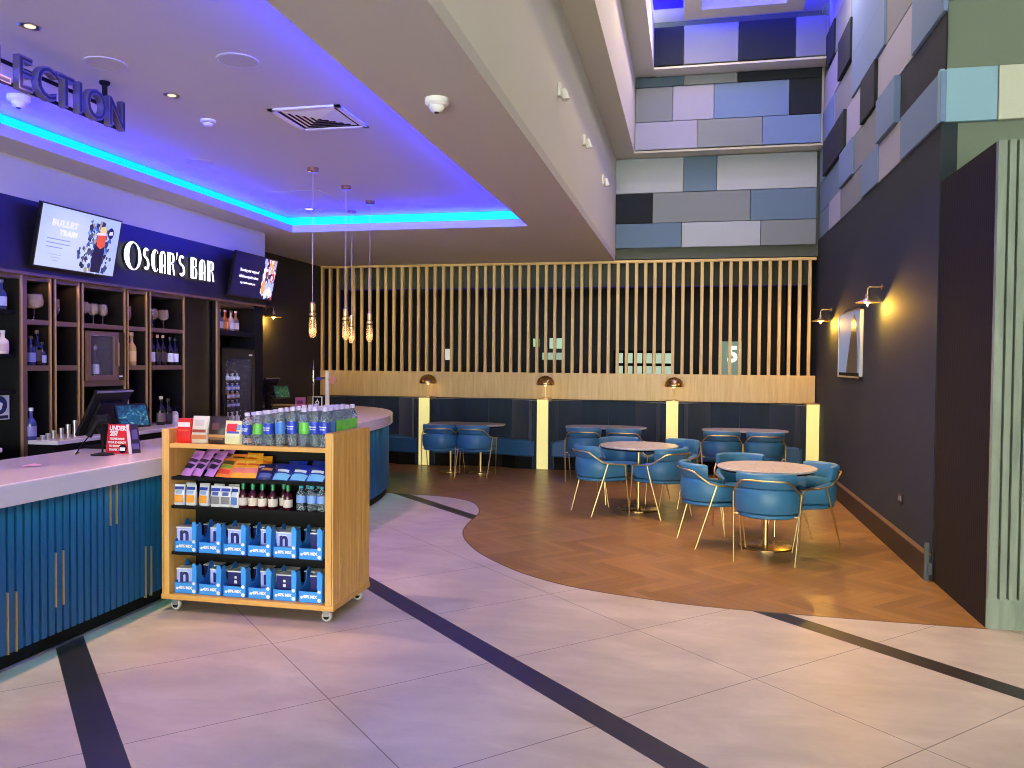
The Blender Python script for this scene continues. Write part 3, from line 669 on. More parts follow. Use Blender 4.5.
round_table(-.565, 9.70, .455, .235, 'round marble topped table on one brass stem, second and in front of the middle booth')
for x, y, lb in ((-3.38, 12.33, 'oval topped booth table nearest the bar'), (-1.22, 12.38, 'oval topped booth table in the middle booth'), (.80, 12.4, 'oval topped booth table beside the dark side wall')):
    t = thing('booth_table', lb + ' on two brass stems', 'table', (x, y, 0), 0, 'oval booth tables')
    o = [(.61 * math.copysign(abs(math.cos(q * PI / 24)) ** .75, math.cos(q * PI / 24)), .33 * math.copysign(abs(math.sin(q * PI / 24)) ** .75, math.sin(q * PI / 24))) for q in range(48)]
    m = MB(); m.prism(o, .735, .755); m.build('tabletop', MAT['marble'], t, bevel=.004)
    m = MB(); m.prism([(p[0] * .96, p[1] * .94) for p in o], .715, .735); m.build('under_rim', MAT['black'], t)
    for sx in (-.24, .24):
        m = MB(); m.lathe([(.022, .01), (.022, .715)], (sx, -.04, 0), 14); m.build('column', MAT['brass'], t, smooth=40)
        m = MB(); m.lathe([(.17, 0), (.17, .01), (.03, .018), (.001, .018)], (sx, -.04, 0), 36); m.build('base', MAT['brass'], t, smooth=30)

# ================================================================== bar counter
def bpath(o, step=.058, y0=1.2, y1=8.6, curve=True):
    P = []; y = y0
    while y < y1: P.append((-3.55 - o, y)); y += step
    if curve:
        a = 0.0; rx, ry = 1.85 - o, 3.2 - o
        while a < PI / 2:
            P.append((-5.4 + rx * math.cos(a), y1 + ry * math.sin(a))); a += step / math.hypot(rx * math.sin(a), ry * math.cos(a))
        P.append((-5.4, y1 + ry)); P.append((XL + .01, y1 + ry))
    return P
t = thing('bar_counter', 'long teal slatted bar counter with pale quartz top and curved end', 'bar counter', (0, 0, 0))
o, i = bpath(0, .1), bpath(.9, .1)
m = MB(); m.prism(o + i[::-1], .905, 1.03); m.build('worktop', MAT['counter'], t, bevel=.008)
p1, p2 = bpath(.05), bpath(.075)
m = MB()
for a in range(len(p1) - 2):
    (x0, y0), (x1, y1) = p1[a], p1[a + 1]; d = Vector((x1 - x0, y1 - y0)); L = d.length
    if L < .02: continue
    d /= L; n = Vector((-d.y, d.x)) * .022; e = .009
    q = [(x0 + d.x * e, y0 + d.y * e), (x1 - d.x * e, y1 - d.y * e), (x1 - d.x * e + n.x, y1 - d.y * e + n.y), (x0 + d.x * e + n.x, y0 + d.y * e + n.y)]
    m.prism(q, .095, .905)
m.build('slatted_front', MAT['teal'], t)
q1, q2 = bpath(.074, .1), bpath(.1, .1)
m = MB(); m.prism(q1 + q2[::-1], .09, .905); m.build('backing', MAT['black'], t)
q1, q2 = bpath(.085, .1), bpath(.12, .1)
m = MB(); m.prism(q1 + q2[::-1], 0, .095); m.build('plinth', MAT['black'], t)
m = MB(); m.box(-3.632, -3.622, 1.2, 8.5, 0, .012); m.build('floor_trim', MAT['steel'], t)
g0 = 1.2 + .058 * 44
zz = [(.09, .43), (.25, .57), (.64, .9), (.09, .43)]
idx = [(3.765, .09, .43), (3.823, .09, .42), (4.113, .25, .57), (4.171, .25, .57), (4.577, .64, .9), (4.635, .64, .9), (4.925, .08, .43), (4.983, .08, .42), (3.649, .64, .9), (3.707, .64, .9)]
idx += [(5.4, .25, .57), (5.46, .25, .57), (5.8, .64, .9), (5.86, .64, .9), (6.2, .09, .43), (6.26, .09, .43), (6.6, .25, .57), (6.66, .25, .57), (7.4, .64, .9), (7.46, .64, .9)]
for y, a, b in idx:
    y = 1.2 + .058 * round((y - 1.2) / .058)
    m = MB(); m.box(-3.612, -3.594, y - .0042, y + .0042, a, b); m.build('gold_inlay', MAT['gold'], t)
area('counter_glow', (-3.565, 5.1, .9), (0, 0, 0), .02, 7.8, (0, 220, 190), 5, 1.5)
for a in range(9, 70, 10):
    a = math.radians(a); area('counter_glow', (-5.4 + 1.83 * math.cos(a), 8.6 + 3.17 * math.sin(a), .9), (0, 0, a), .02, .5, (0, 220, 190), .45, 1.5)

# ================================================================== back bar
t = thing('back_bar_shelving', 'bronze framed back bar shelving with open glass and bottle bays', 'shelving', (0, 0, 0))
m = MB(); m.box(-5.78, -5.75, 3.2, 9.74, 0, 2.4); m.build('back_panel', MAT['blackgloss'], t)
for y0, y1, mt in ((5.78, 5.85, 'bronze'), (6.095, 6.12, 'bronze'), (6.15, 6.175, 'bronze'), (6.43, 6.452, 'bronze'), (6.48, 6.502, 'bronze'), (7.05, 7.072, 'bronze'), (7.095, 7.117, 'bronze'), (7.38, 7.402, 'bronze'), (7.44, 7.462, 'bronze'), (8.01, 8.045, 'bronze'), (8.65, 8.725, 'bronze')):
    z0 = 1.021 if 5.86 < y0 < 8.03 else 0; m = MB(); m.box(-5.412, -5.4, y0, y1, z0, 2.4, 0); m.box(-5.4, -5.392, y0, y0 + .016, z0, 2.4, 1); m.box(-5.75, -5.412, y0, y1, z0, 2.4, 2); m.build('upright', [MAT[mt], MAT['gold'], MAT['black']], t)
for y0, y1 in ((6.12, 6.15), (6.452, 6.48), (7.072, 7.095), (7.402, 7.44)):
    m = MB(); m.box(-5.75, -5.43, y0, y1, 1.021, 2.4); m.build('upright', MAT['black'], t)
BAYS = [(5.85, 6.095), (6.175, 6.43), (6.502, 7.05), (7.117, 7.38), (7.462, 8.01)]
for a, (y0, y1) in enumerate(BAYS):
    for z0, z1 in ((1.99, 2.03), (1.45, 1.5) if a == 2 else (1.6, 1.645), (2.36, 2.4)):
        m = MB(); m.box(-5.43, -5.402, y0, y1, z0, z1, 0); m.box(-5.75, -5.43, y0, y1, z0, z1, 1); m.build('shelf', [MAT['bronze'], MAT['basebrown']], t)
    area('shelf_light', (-5.5, (y0 + y1) / 2, 2.35), (0, math.radians(-12), 0), .05, y1 - y0 - .1, (255, 180, 110), .5)
    area('shelf_light', (-5.5, (y0 + y1) / 2, 1.985), (0, math.radians(-12), 0), .03, y1 - y0 - .1, (255, 180, 110), .12)
for z in (2.1, 1.74, 1.44):
    m = MB(); m.box(-5.75, -5.45, 3.2, 5.78, z - .03, z); m.build('shelf', MAT['black'], t)
m = MB(); m.box(-5.75, -5.405, 3.2, 5.78, 2.36, 2.4); m.build('shelf', MAT['bronze'], t)
area('shelf_light', (-5.5, 5.2, 2.35), (0, 0, 0), .05, 1.0, (255, 190, 120), .6)
m = MB(); m.box(-5.5, -5.45, 8.045, 8.65, 0, 2.4); m.build('tall_panel', MAT['blackgloss'], t)
m = MB(); m.box(-5.95, -5.405, 9.53, 9.73, 0, 2.4); m.build('end_panel', MAT['black'], t)
m = MB(); m.box(-5.95, -5.42, 8.725, 9.53, 2.0, 2.06); m.build('shelf', MAT['black'], t)
m = MB(); m.box(-5.95, -5.42, 8.725, 9.53, 2.36, 2.4); m.build('shelf', MAT['bronze'], t)
area('shelf_light', (-5.6, 9.1, 2.35), (0, 0, 0), .05, .6, (255, 180, 90), 1.2)
m = MB(); m.box(-6.0, -5.38, 3.2, 9.74, 2.42, 3.02); tag(m.build('sign_fascia', flat('navy_fascia', (30, 27, 35), .5)), 'long navy fascia board carrying the bar name and screens', 'fascia')
m = MB(); m.box(-6.0, -5.36, 3.2, 9.74, 2.395, 2.42); struct(m.build('trim_4', MAT['bronze']))
t = thing('back_counter', 'low back counter with pale top behind the bar', 'counter', (0, 0, 0))
m = MB(); m.box(-5.749, -5.12, 5.86, 8.04, .985, 1.02); m.box(-5.75, -5.12, 3.2, 5.3, .985, 1.02); m.build('worktop', MAT['counter'], t, bevel=.004)
m = MB(); m.box(-5.74, -5.16, 3.2, 5.3, 0, .985); m.box(-5.74, -5.16, 5.86, 8.04, 0, .985); m.build('cabinet', MAT['black'], t)
t = thing('side_counter', 'short dark counter beyond the fridge carrying the second till', 'counter', (0, 0, 0))
m = MB(); m.box(-6.28, -5.5, 9.8, 11.3, .985, 1.03); m.build('worktop', MAT['counter'], t)
m = MB(); m.box(-6.27, -5.53, 9.8, 11.28, 0, .985); m.build('cabinet', MAT['black'], t)
# wine cooler
t = thing('wine_cooler', 'small glass fronted wine cooler in the middle shelf bay', 'cooler', (-5.4, 6.77, 1.502))
m = MB(); m.box(-.33, -.31, -.25, .25, 0, .46); m.box(-.31, .0, -.25, -.235, 0, .46); m.box(-.31, .0, .165, .25, 0, .46); m.box(-.31, 0, -.235, .165, 0, .02); m.box(-.31, 0, -.235, .165, .44, .46); m.build('body', MAT['black'], t)
m = MB(); m.box(0, .025, -.25, -.2, 0, .46); m.box(0, .025, .12, .17, 0, .46); m.box(0, .025, -.2, .12, 0, .05); m.box(0, .025, -.2, .12, .42, .46); d = m.build('door', MAT['bronze'], t)
m = MB(); m.box(.008, .014, -.2, .12, .05, .42); m.build('pane', MAT['glass'], d)
m = MB(); m.tube([(.045, .15, .14), (.045, .15, .36)], .008); m.build('handle', MAT['bronze'], d)
m = MB(); m.box(0, .02, .175, .25, 0, .46); c = m.build('control_panel', MAT['blackgloss'], t)
m = MB(); m.box(.02, .022, .185, .235, .03, .045); m.build('badge', MAT['white'], c)
point('cooler_light', (-5.45, 6.72, 1.9), (170, 160, 255), .7, .02)
# tall fridge
t = thing('glass_door_fridge', 'tall black glass door fridge full of bottles at the bar end', 'fridge', (-5.42, 8.76, 0))
m = MB(); m.box(-.5, -.48, 0, .74, .05, 1.86); m.box(-.5, 0, 0, .03, .05, 1.86); m.box(-.5, 0, .71, .74, .05, 1.86); m.box(-.5, 0, 0, .74, 0, .12); m.box(-.5, 0, 0, .74, 1.8, 1.86); m.build('body', MAT['black'], t)
m = MB(); m.box(0, .03, 0, .07, .1, 1.84); m.box(0, .03, .67, .74, .1, 1.84); m.box(0, .03, .07, .67, .1, .16); m.box(0, .03, .07, .67, 1.72, 1.84); d = m.build('door', MAT['blackgloss'], t)
m = MB(); m.box(.01, .016, .07, .67, .16, 1.72); m.build('pane', MAT['glass'], d)
m = MB(); m.tube([(.05, .05, .8), (.05, .05, 1.3)], .01); m.build('handle', MAT['black'], d)
m = MB(); m.box(.03, .032, .6, .68, 1.76, 1.78); m.build('badge', MAT['white'], d)
FZ = [.93, 1.13, 1.24, 1.34, 1.46]
for z in FZ + [.5]:
    m = MB(); m.box(-.46, -.05, .035, .705, z - .012, z - .006); m.build('shelf', MAT['glassdark'], t)
area('fridge_light', (-5.5, 9.1, 1.78), (0, 0, 0), .1, .5, (200, 215, 255), 2.5)
# ---- bottles and glasses
def lathe_part(nm, prof, mt, t, seg=14, sm=50):
    m = MB(); m.lathe(prof, seg=seg); return m.build(nm, mt, t, smooth=sm)
def mk_bottle(h, r, col, lab, cap, neck=.32, alpha=1.0, shoulder=.16, ch=.9):
    t = thing('bottle', '', 'bottle')
    z1, z2 = h * (1 - neck - shoulder), h * (1 - neck); rn = r * .36
    pr = [(.001, 0), (r * .9, 0), (r, h * .02), (r, z1), (r * .88, z1 + (z2 - z1) * .4), (r * .5, z2 - (z2 - z1) * .1), (rn, z2 + h * .02), (rn, h * .97), (.001, h * .97)]
    lathe_part('body', pr, cmat(col, .15, 0, alpha), t)
    lathe_part('cap', [(.001, h * ch), (rn * 1.2, h * ch), (rn * 1.2, h), (.001, h)], cmat(cap, .35), t)
    if lab: lathe_part('label', [(r * 1.015, h * .12), (r * 1.02, h * .13), (r * 1.02, z1 * .82), (r * 1.015, z1 * .83)], cmat(lab, .6), t)
    return t
def put(fn, args, loc, label, group, name=None, rz=0):
    o = fn(*args)
    o.location = loc; o.rotation_euler = (0, 0, rz); o['label'] = label
    if group: o['group'] = group
    if name: o.name = name
    return o
SP = 'bottles on the back bar shelves'
for y, z, h, r, col, lab, cap, lb in (
        (5.65, 2.1, .24, .04, (40, 50, 80), (170, 180, 210), (90, 90, 110), 'dark bottle with pale label on the top shelf beside the wide bronze upright'),
        (5.66, 1.74, .19, .045, (220, 205, 205), (200, 170, 170), (200, 200, 205), 'short pale bottle on the shelf beside the wide bronze upright'),
        (6.02, 1.645, .3, .038, (20, 20, 28), (60, 50, 44), (120, 90, 70), 'dark spirit bottle in the first glass bay, nearest the wide upright'),
        (6.07, 1.645, .2, .04, (36, 40, 70), (150, 160, 200), (40, 40, 60), 'short blue labelled bottle in the first glass bay, middle one'),
        (5.95, 1.645, .25, .04, (40, 46, 84), (120, 130, 180), (60, 50, 40), 'blue bottle in the first glass bay partly behind the wide upright'),
        (7.24, 1.645, .33, .045, (190, 160, 80), (214, 180, 100), (226, 196, 120), 'gold foil sparkling wine bottle alone in the narrow bay'),
        (7.55, 1.645, .32, .038, (26, 18, 20), (190, 190, 205), (160, 30, 30), 'wine bottle with red capsule on the fifth bay lower shelf'),
        (7.65, 1.645, .32, .036, (20, 16, 16), (40, 36, 34), (206, 160, 110), 'dark wine bottle with tan capsule beside the red capped one'),
        (7.74, 1.645, .32, .036, (20, 16, 16), (60, 40, 36), (206, 170, 120), 'dark wine bottle with tan capsule in the middle of the row of five'),
        (7.86, 1.645, .3, .037, (24, 24, 26), (220, 222, 235), (40, 40, 46), 'dark wine bottle with white label, second from the row end'),
        (7.95, 1.645, .29, .037, (24, 24, 26), (220, 222, 235), (40, 40, 46), 'dark wine bottle with white label at the end of the row'),
        (5.885, 1.02, .27, .042, (60, 70, 130), (130, 130, 190), (200, 200, 215), 'blue bottle standing on the back counter against the wide upright'),
        (7.62, 1.02, .3, .045, (24, 20, 20), (110, 96, 84), (200, 190, 170), 'dark spirit bottle with brown label on the back counter'),
        (7.74, 1.02, .27, .045, (22, 20, 22), (60, 54, 50), (50, 46, 44), 'dark spirit bottle at the back of the back counter by the soap pump')):
    put(mk_bottle, (h, r, col, lab, cap), (-5.46 if z > 1.1 else -5.4, y, z), lb, SP)
for a, (y, col, cap) in enumerate([(8.86, (70, 110, 190), (150, 170, 210)), (8.98, (80, 130, 130), (190, 190, 190)), (9.1, (190, 110, 50), (200, 190, 180)), (9.23, (190, 180, 180), (60, 60, 60)), (9.34, (130, 110, 80), (210, 210, 200))]):
    put(mk_bottle, (.26, .04, col, [(120, 150, 210), (200, 210, 200), (230, 150, 70), (226, 222, 224), (220, 210, 190)][a], cap), (-5.56, y, 2.06), '%s bottle in the lit alcove above the tall fridge, %s from the bronze upright' % (['blue', 'green', 'amber', 'pale', 'brown'][a], ORD[a]), 'bottles above the tall fridge')
pw = {}
for a, z in enumerate(FZ):
    pal = [(214, 214, 206), (90, 96, 150), (196, 160, 110), (120, 140, 200), (150, 150, 160)][a]
    for b in range(5):
        h = .085 if a else .14
        if (a,) not in pw: pw[(a,)] = proto(mk_bottle, h, .03, pal, (214, 214, 220), (200, 200, 200), .3)
        pw[(a,)]((-5.54, 8.9 + b * .11, z - .005), 0, 'small bottle on the %s fridge shelf from the top, %s from the handle side' % (ORD[4 - a], ORD[b]), 'bottles inside the tall fridge')
for a, y in enumerate((6.66, 6.8)):
    put(mk_bottle, (.3, .034, (30, 40, 40), (190, 205, 210), (120, 130, 150)), (-5.52, y, 1.525), 'wine bottle standing inside the wine cooler, %s from its hinge' % ORD[a], 'bottles in the wine cooler')
GL = N('wine_glass').set(Base_Color=lin((255, 244, 226)), Roughness=.03, Transmission_Weight=.8, IOR=1.2, Specular_IOR_Level=1.0).m
def mk_glass(h, r, flute=False):
    t = thing('wine_glass', '', 'glass'); st = .45 if not flute else .3
    b = [(r * .55, h * (st + .02)), (r * .9, h * (st + .12)), (r, h * (st + .26)), (r * .8, h)] if not flute else [(r * .7, h * .36), (r, h * .55), (r * .85, h)]
    lathe_part('bowl', [(.004, h * st)] + b + [(q * .95, z) for q, z in b[::-1]] + [(.001, h * (st + .02))], GL, t, 18)
    lathe_part('stem', [(.004, .004), (.003, h * st * .5), (.005, h * st)], GL, t, 8)
    lathe_part('foot', [(.001, 0), (r * .8, 0), (r * .8, .003), (.004, .008), (.001, .008)], GL, t, 18)
    return t
for y, h, r, fl, lb in ((5.99, .22, .075, 0, 'big balloon glass alone in the bay beside the wide upright'), (6.24, .2, .03, 1, 'flute glass alone in the second shelf bay'),
                        (6.58, .2, .045, 0, 'wine glass of the trio above the wine cooler, first from the wide upright'), (6.7, .19, .045, 0, 'wine glass of the trio above the wine cooler, middle one'), (6.83, .19, .045, 0, 'wine glass of the trio above the wine cooler, third'),
                        (7.19, .2, .03, 1, 'flute glass in the narrow bay above the sparkling wine'), (7.57, .2, .055, 0, 'balloon glass of the pair above the row of wine, first'), (7.75, .2, .055, 0, 'balloon glass of the pair above the row of wine, second')):
    put(mk_glass, (h, r, bool(fl)), (-5.46, y, 2.03), lb, 'stemmed glasses on the top shelf')
put(mk_bottle, (.36, .025, (214, 184, 130), None, (220, 190, 140)), (-5.6, 6.57, 2.03), 'tall slim pale bottle behind the trio of wine glasses', None)
for a, (y, h) in enumerate([(5.9, .04), (5.96, .05), (6.02, .07), (6.11, .085), (6.19, .11), (6.27, .14)]):
    t = thing('steel_cup', 'brushed steel bar cup, %s of six rising in size on the back counter' % ORD[a], 'cup', (-5.3, y, 1.02), 0, 'steel cups lined up by size')
    lathe_part('cup', [(.001, 0), (.019, 0), (.022, h), (.02, h), (.018, .004), (.001, .004)], MAT['steel'], t)
t = thing('soap_pump', 'small pump bottle with white label on the back counter', 'dispenser', (-5.4, 7.86, 1.02))
lathe_part('body', [(.001, 0), (.035, 0), (.035, .11), (.02, .13), (.001, .13)], cmat((190, 196, 196), .3), t)
lathe_part('label', [(.0352, .02), (.036, .021), (.036, .09), (.0352, .091)], cmat((226, 226, 222), .6), t)
m = MB(); m.tube([(0, 0, .12), (0, 0, .18)], .007); m.tube([(0, 0, .175), (.045, 0, .175)], .007); m.build('pump', MAT['black'], t)
# notice on the back panel, at the edge of view
t = thing('notice_sign', 'white notice with a dark blue round symbol inside the bar', 'sign', (-5.5, 5.66, 1.3))
m = MB(); m.box(0, .006, -.1, .1, -.1, .1); m.build('board', MAT['white'], t)
m = MB(); m.lathe([(.001, .006), (.075, .006), (.075, .009), (.001, .009)], (0, 0, 0), 24, 0, Matrix.Translation((0, .0, .02)) @ Matrix.Rotation(PI / 2, 4, 'Y')); m.build('symbol', cmat((20, 40, 90), .5), t)
m = MB(); m.box(.006, .008, -.085, .085, -.092, -.065); m.build('caption_bar', cmat((24, 30, 50), .5), t)
m = MB(); m.prism([(-.02, -.01), (.0, .05), (.03, .03), (.01, -.02)], .009, .011, 'yz'); m.build('figure_mark', MAT['white'], t)
# sign letters and screens
t = thing('bar_sign', 'lit white bar name letters mounted on the navy fascia', 'sign', (-5.355, 0, 0))
def letter(ch, y0, y1, z0, z1, strokes):
    m = MB()
    for st in strokes:
        m.prism([(y0 + a * (y1 - y0), z0 + b * (z1 - z0)) for a, b in st], 0, .03, 'yz')
    return m.build('letter', MAT['sign'], t)
def ring(y0, y1, z0, z1, tl, tr, a0=0, a1=360, tv=.1):
    """thick-thin round stroke, heavy on its first side"""
    m = MB(); n = 28; o, i = [], []; cy, cz, ry, rz = (y0 + y1) / 2, (z0 + z1) / 2, (y1 - y0) / 2, (z1 - z0) / 2
    icy = cy + (tl - tr) / 2; iry = ry - (tl + tr) / 2
    L = []
    for q in range(n + 1):
        a = math.radians(a0 + (a1 - a0) * q / n); c, s = math.cos(a), math.sin(a)
        P, Q = (cy + ry * c, cz + rz * s), (icy + iry * c, cz + (rz - tv * rz) * s)
        L.append([(0, P[0], P[1]), (.03, P[0], P[1]), (.03, Q[0], Q[1]), (0, Q[0], Q[1])])
    m.loops(L, True, a1 - a0 < 360); return m.build('letter', MAT['sign'], t, smooth=40)
Z0, Z1 = 2.595, 2.825
def poly(*P):
    m = MB()
    for p in P: m.prism(p, 0, .03, 'yz')
    return m.build('letter', MAT['sign'], t)
G = .026
def bx(a, b, c=Z0, d=Z1): return [(a, c), (b, c), (b, d), (a, d)]
def letS(y0, w):
    P = [(y0 + w * (.5 + .36 * math.cos(math.radians(40 + 230 * q / 14))), 2.765 + .045 * math.sin(math.radians(40 + 230 * q / 14))) for q in range(15)]
    P += [(y0 + w * (.5 + .36 * math.cos(math.radians(90 - 230 * q / 14))), 2.662 + .052 * math.sin(math.radians(90 - 230 * q / 14))) for q in range(1, 15)]
    L = []
    for q, p in enumerate(P):
        a, b = P[max(q - 1, 0)], P[min(q + 1, len(P) - 1)]; dx, dz = b[0] - a[0], b[1] - a[1]; l = math.hypot(dx, dz) or 1; nx, nz = -dz / l * .019, dx / l * .012
        L.append([(0, p[0] + nx, p[1] + nz), (.03, p[0] + nx, p[1] + nz), (.03, p[0] - nx, p[1] - nz), (0, p[0] - nx, p[1] - nz)])
    m = MB(); m.loops(L); return m.build('letter', MAT['sign'], t)
def letA(y0, w):
    h = w * .56; l = [(y0, Z0), (y0 + h, Z0), (y0 + h, Z1), (y0 + h * .6, Z1 - .005), (y0 + h * .2, Z1 - .03), (y0, Z1 - .07)]
    r0, r1 = y0 + h + .024, y0 + w; r = [(r0, Z0), (r1, Z0), (r1, Z1 - .06), (r1 - (r1 - r0) * .3, Z1 - .02), (r0, Z1 - .003)]
    return poly(l, r, bx(y0 + h, r0, 2.665, 2.685), bx(y0 + h, r0, Z1 - .025, Z1 - .004))
def letR(y0, w):
    h = w * .46; b0 = y0 + h + .024; b1 = y0 + w
    return poly(bx(y0, y0 + h), [(b0, Z1), (b0 + (b1 - b0) * .6, Z1 - .008), (b1 - .006, Z1 - .04), (b1 - .006, Z1 - .07), (b0 + (b1 - b0) * .6, Z1 - .1), (b0, Z1 - .105)],
                [(b0, Z1 - .115), (b0 + (b1 - b0) * .5, Z1 - .12), (b1, Z0), (b0 + (b1 - b0) * .35, Z0)], bx(y0 + h, b0, Z1 - .02, Z1), bx(y0 + h, b0, Z1 - .12, Z1 - .1))
def letB(y0, w):
    h = w * .5; b0 = y0 + h + .024; b1 = y0 + w; k = b1 - b0
    return poly(bx(y0, y0 + h), [(b0, Z1), (b0 + k * .6, Z1 - .01), (b1 - .01, Z1 - .045), (b0 + k * .6, Z1 - .095), (b0, Z1 - .1)],
                [(b0, Z1 - .11), (b0 + k * .7, Z1 - .12), (b1, Z1 - .165), (b0 + k * .75, Z0 + .01), (b0, Z0)], bx(y0 + h, b0, Z1 - .02, Z1), bx(y0 + h, b0, Z0, Z0 + .02), bx(y0 + h, b0, Z1 - .115, Z1 - .095))
ring(6.955, 7.215, 2.575, 2.855, .078, .045, 0, 360, .1)
letS(7.245, .085); ring(7.362, 7.5, Z0, Z1, .06, .028, 45, 315); letA(7.494, .105); letR(7.626, .13)
poly([(7.785, Z1 + .015), (7.806, Z1 + .015), (7.79, Z1 - .06), (7.78, Z1 - .06)]); letS(7.825, .105)
letB(8.035, .125); letA(8.19, .125); letR(8.347, .145)
dk = cmat((30, 40, 36), .5)
for ch in t.children:
    ch.data.materials.append(dk)
    for p in ch.data.polygons:
        if abs(p.normal.x) < .5: p.material_index = 1
point('sign_glow', (-5.15, 7.75, 2.7), (255, 255, 240), .8, .1)
def tv(y0, y1, label):
    t = thing('wall_screen', label, 'screen', (-5.27, (y0 + y1) / 2, 2.735)); w = (y1 - y0) / 2
    R = Matrix.Rotation(math.radians(11), 4, 'Y')
    m = MB(); m.box(-.03, .0, -w, w, -.27, .27, 0, R); m.build('housing', MAT['blackgloss'], t)
    m = MB(); m.box(-.12, -.03, -.1, .1, -.08, .08); m.build('bracket', MAT['black'], t)
    return t, w, R
def plate(t, nm, poly2, mt, R, d=.001):
    m = MB(); m.prism(poly2, 0.0, d, 'yz', 0, R); return m.build(nm, mt, t)
t, w, R = tv(5.82, 6.80, 'large lit screen with a pale advert tilted above the back bar')
plate(t, 'display', [(-w + .015, -.257), (w - .015, -.257), (w - .015, .257), (-w + .015, .257)], gmat((176, 196, 206), .62), R, .0012)
RT = (R @ Matrix.Rotation(PI / 2, 4, 'Z') @ Matrix.Rotation(PI / 2, 4, 'X')).to_euler()
def on_screen(y, z, d=.003): return tuple(R @ Vector((d, y, z)))
text('lettering', 'BULLET', .075, gmat((206, 216, 230), .75), t, on_screen(-.2, .12), RT, bold=.003, space=1.25)
text('lettering', 'TRAIN', .06, gmat((206, 216, 230), .75), t, on_screen(-.15, .045), RT, bold=.003, space=1.25)
for q in range(3): plate(t, 'text_line', [(-.38, -.02 - q * .035), (-.12 - (q == 2) * .08, -.02 - q * .035), (-.12 - (q == 2) * .08, -.012 - q * .035), (-.38, -.012 - q * .035)], gmat((120, 136, 164), .8), R, .003)
for q in range(3): plate(t, 'text_line', [(-.33 + q * .02, -.15 - q * .025), (-.2 - q * .01, -.15 - q * .025), (-.2 - q * .01, -.144 - q * .025), (-.33 + q * .02, -.144 - q * .025)], gmat((140, 156, 184), .8), R, .003)
rr = random.Random(3)
cols = [(40, 60, 90), (60, 90, 130), (30, 36, 50), (150, 150, 90), (100, 140, 190), (24, 26, 34), (70, 80, 80), (190, 200, 210), (50, 70, 110)]
m = MB(); mats = [gmat(c, .7) for c in cols]
for q in range(150):
    z = rr.uniform(-.24, .2); sp = .17 if z < 0 else .17 - z * .4; y = .2 + rr.gauss(0, .5) * sp * 1.2; s = rr.uniform(.008, .03)
    y = max(.0, min(w - .06, y)); a = rr.uniform(0, 6); k = rr.choice([3, 4, 5])
    m.prism([(y + s * math.cos(a + 2 * PI * e / k), z + s * 1.3 * math.sin(a + 2 * PI * e / k)) for e in range(k)], 0, .0015 + q * .00001, 'yz', rr.randrange(len(cols)), R)
stuff(m.build('speckled_artwork', mats, t))
plate(t, 'artwork_shape', [(.17, -.245), (.29, -.245), (.31, -.05), (.29, .05), (.2, .05), (.17, -.06)], gmat((28, 24, 34), .7), R, .004)
plate(t, 'artwork_shape', [(.2, .0), (.25, -.03), (.3, .0), (.31, .1), (.27, .12), (.2, .1)], gmat((206, 84, 22), .8), R, .005)
plate(t, 'artwork_shape', [(.22, .12), (.3, .12), (.3, .16), (.26, .18), (.22, .16)], gmat((220, 196, 90), .8), R, .005)
plate(t, 'artwork_shape', [(.19, .09), (.3, .105), (.3, .12), (.19, .115)], gmat((230, 226, 220), .8), R, .006)
plate(t, 'artwork_shape', [(.36 + .036 * math.cos(q * PI / 10), .13 + .05 * math.sin(q * PI / 10)) for q in range(20)], gmat((16, 14, 50), .8), R, .005)
text('lettering', '#5', .04, gmat((230, 230, 240), .9), t, on_screen(.36, .13, .007), RT, bold=.002)
t, w, R = tv(8.79, 9.79, 'smaller looking dark screen tilted above the fridge alcove')
plate(t, 'display', [(-w + .015, -.257), (w - .015, -.257), (w - .015, .257), (-w + .015, .257)], gmat((16, 12, 50), .7), R, .0012)
for q, (s, sz) in enumerate((('Showing our range of', .05), ('delicious mystic wines', .05), ('try a bottle next to you', .036))):
    text('lettering', s, sz, gmat((235, 235, 245), 1.0), t, on_screen(-.14, .06 - q * .075), RT, bold=.001, sx=1.0)
m = MB(); cols = [(190, 60, 40), (224, 200, 190), (230, 150, 60), (120, 50, 40), (196, 214, 236), (240, 232, 226), (70, 30, 40), (150, 170, 214)]
for q in range(90):
    y, z = rr.uniform(.2, w - .03), rr.uniform(-.24, .24); s = rr.uniform(.015, .05); a = rr.uniform(0, 6); k = rr.choice([4, 5, 6])
    m.prism([(min(w - .016, y + s * math.cos(a + 2 * PI * e / k)), max(-.255, min(.255, z + s * 1.4 * math.sin(a + 2 * PI * e / k)))) for e in range(k)], 0, .0016 + q * .00002, 'yz', (4 if z < -.1 and rr.random() < .7 else rr.randrange(8)), R)
stuff(m.build('food_photo', [gmat(c, .8) for c in cols], t))
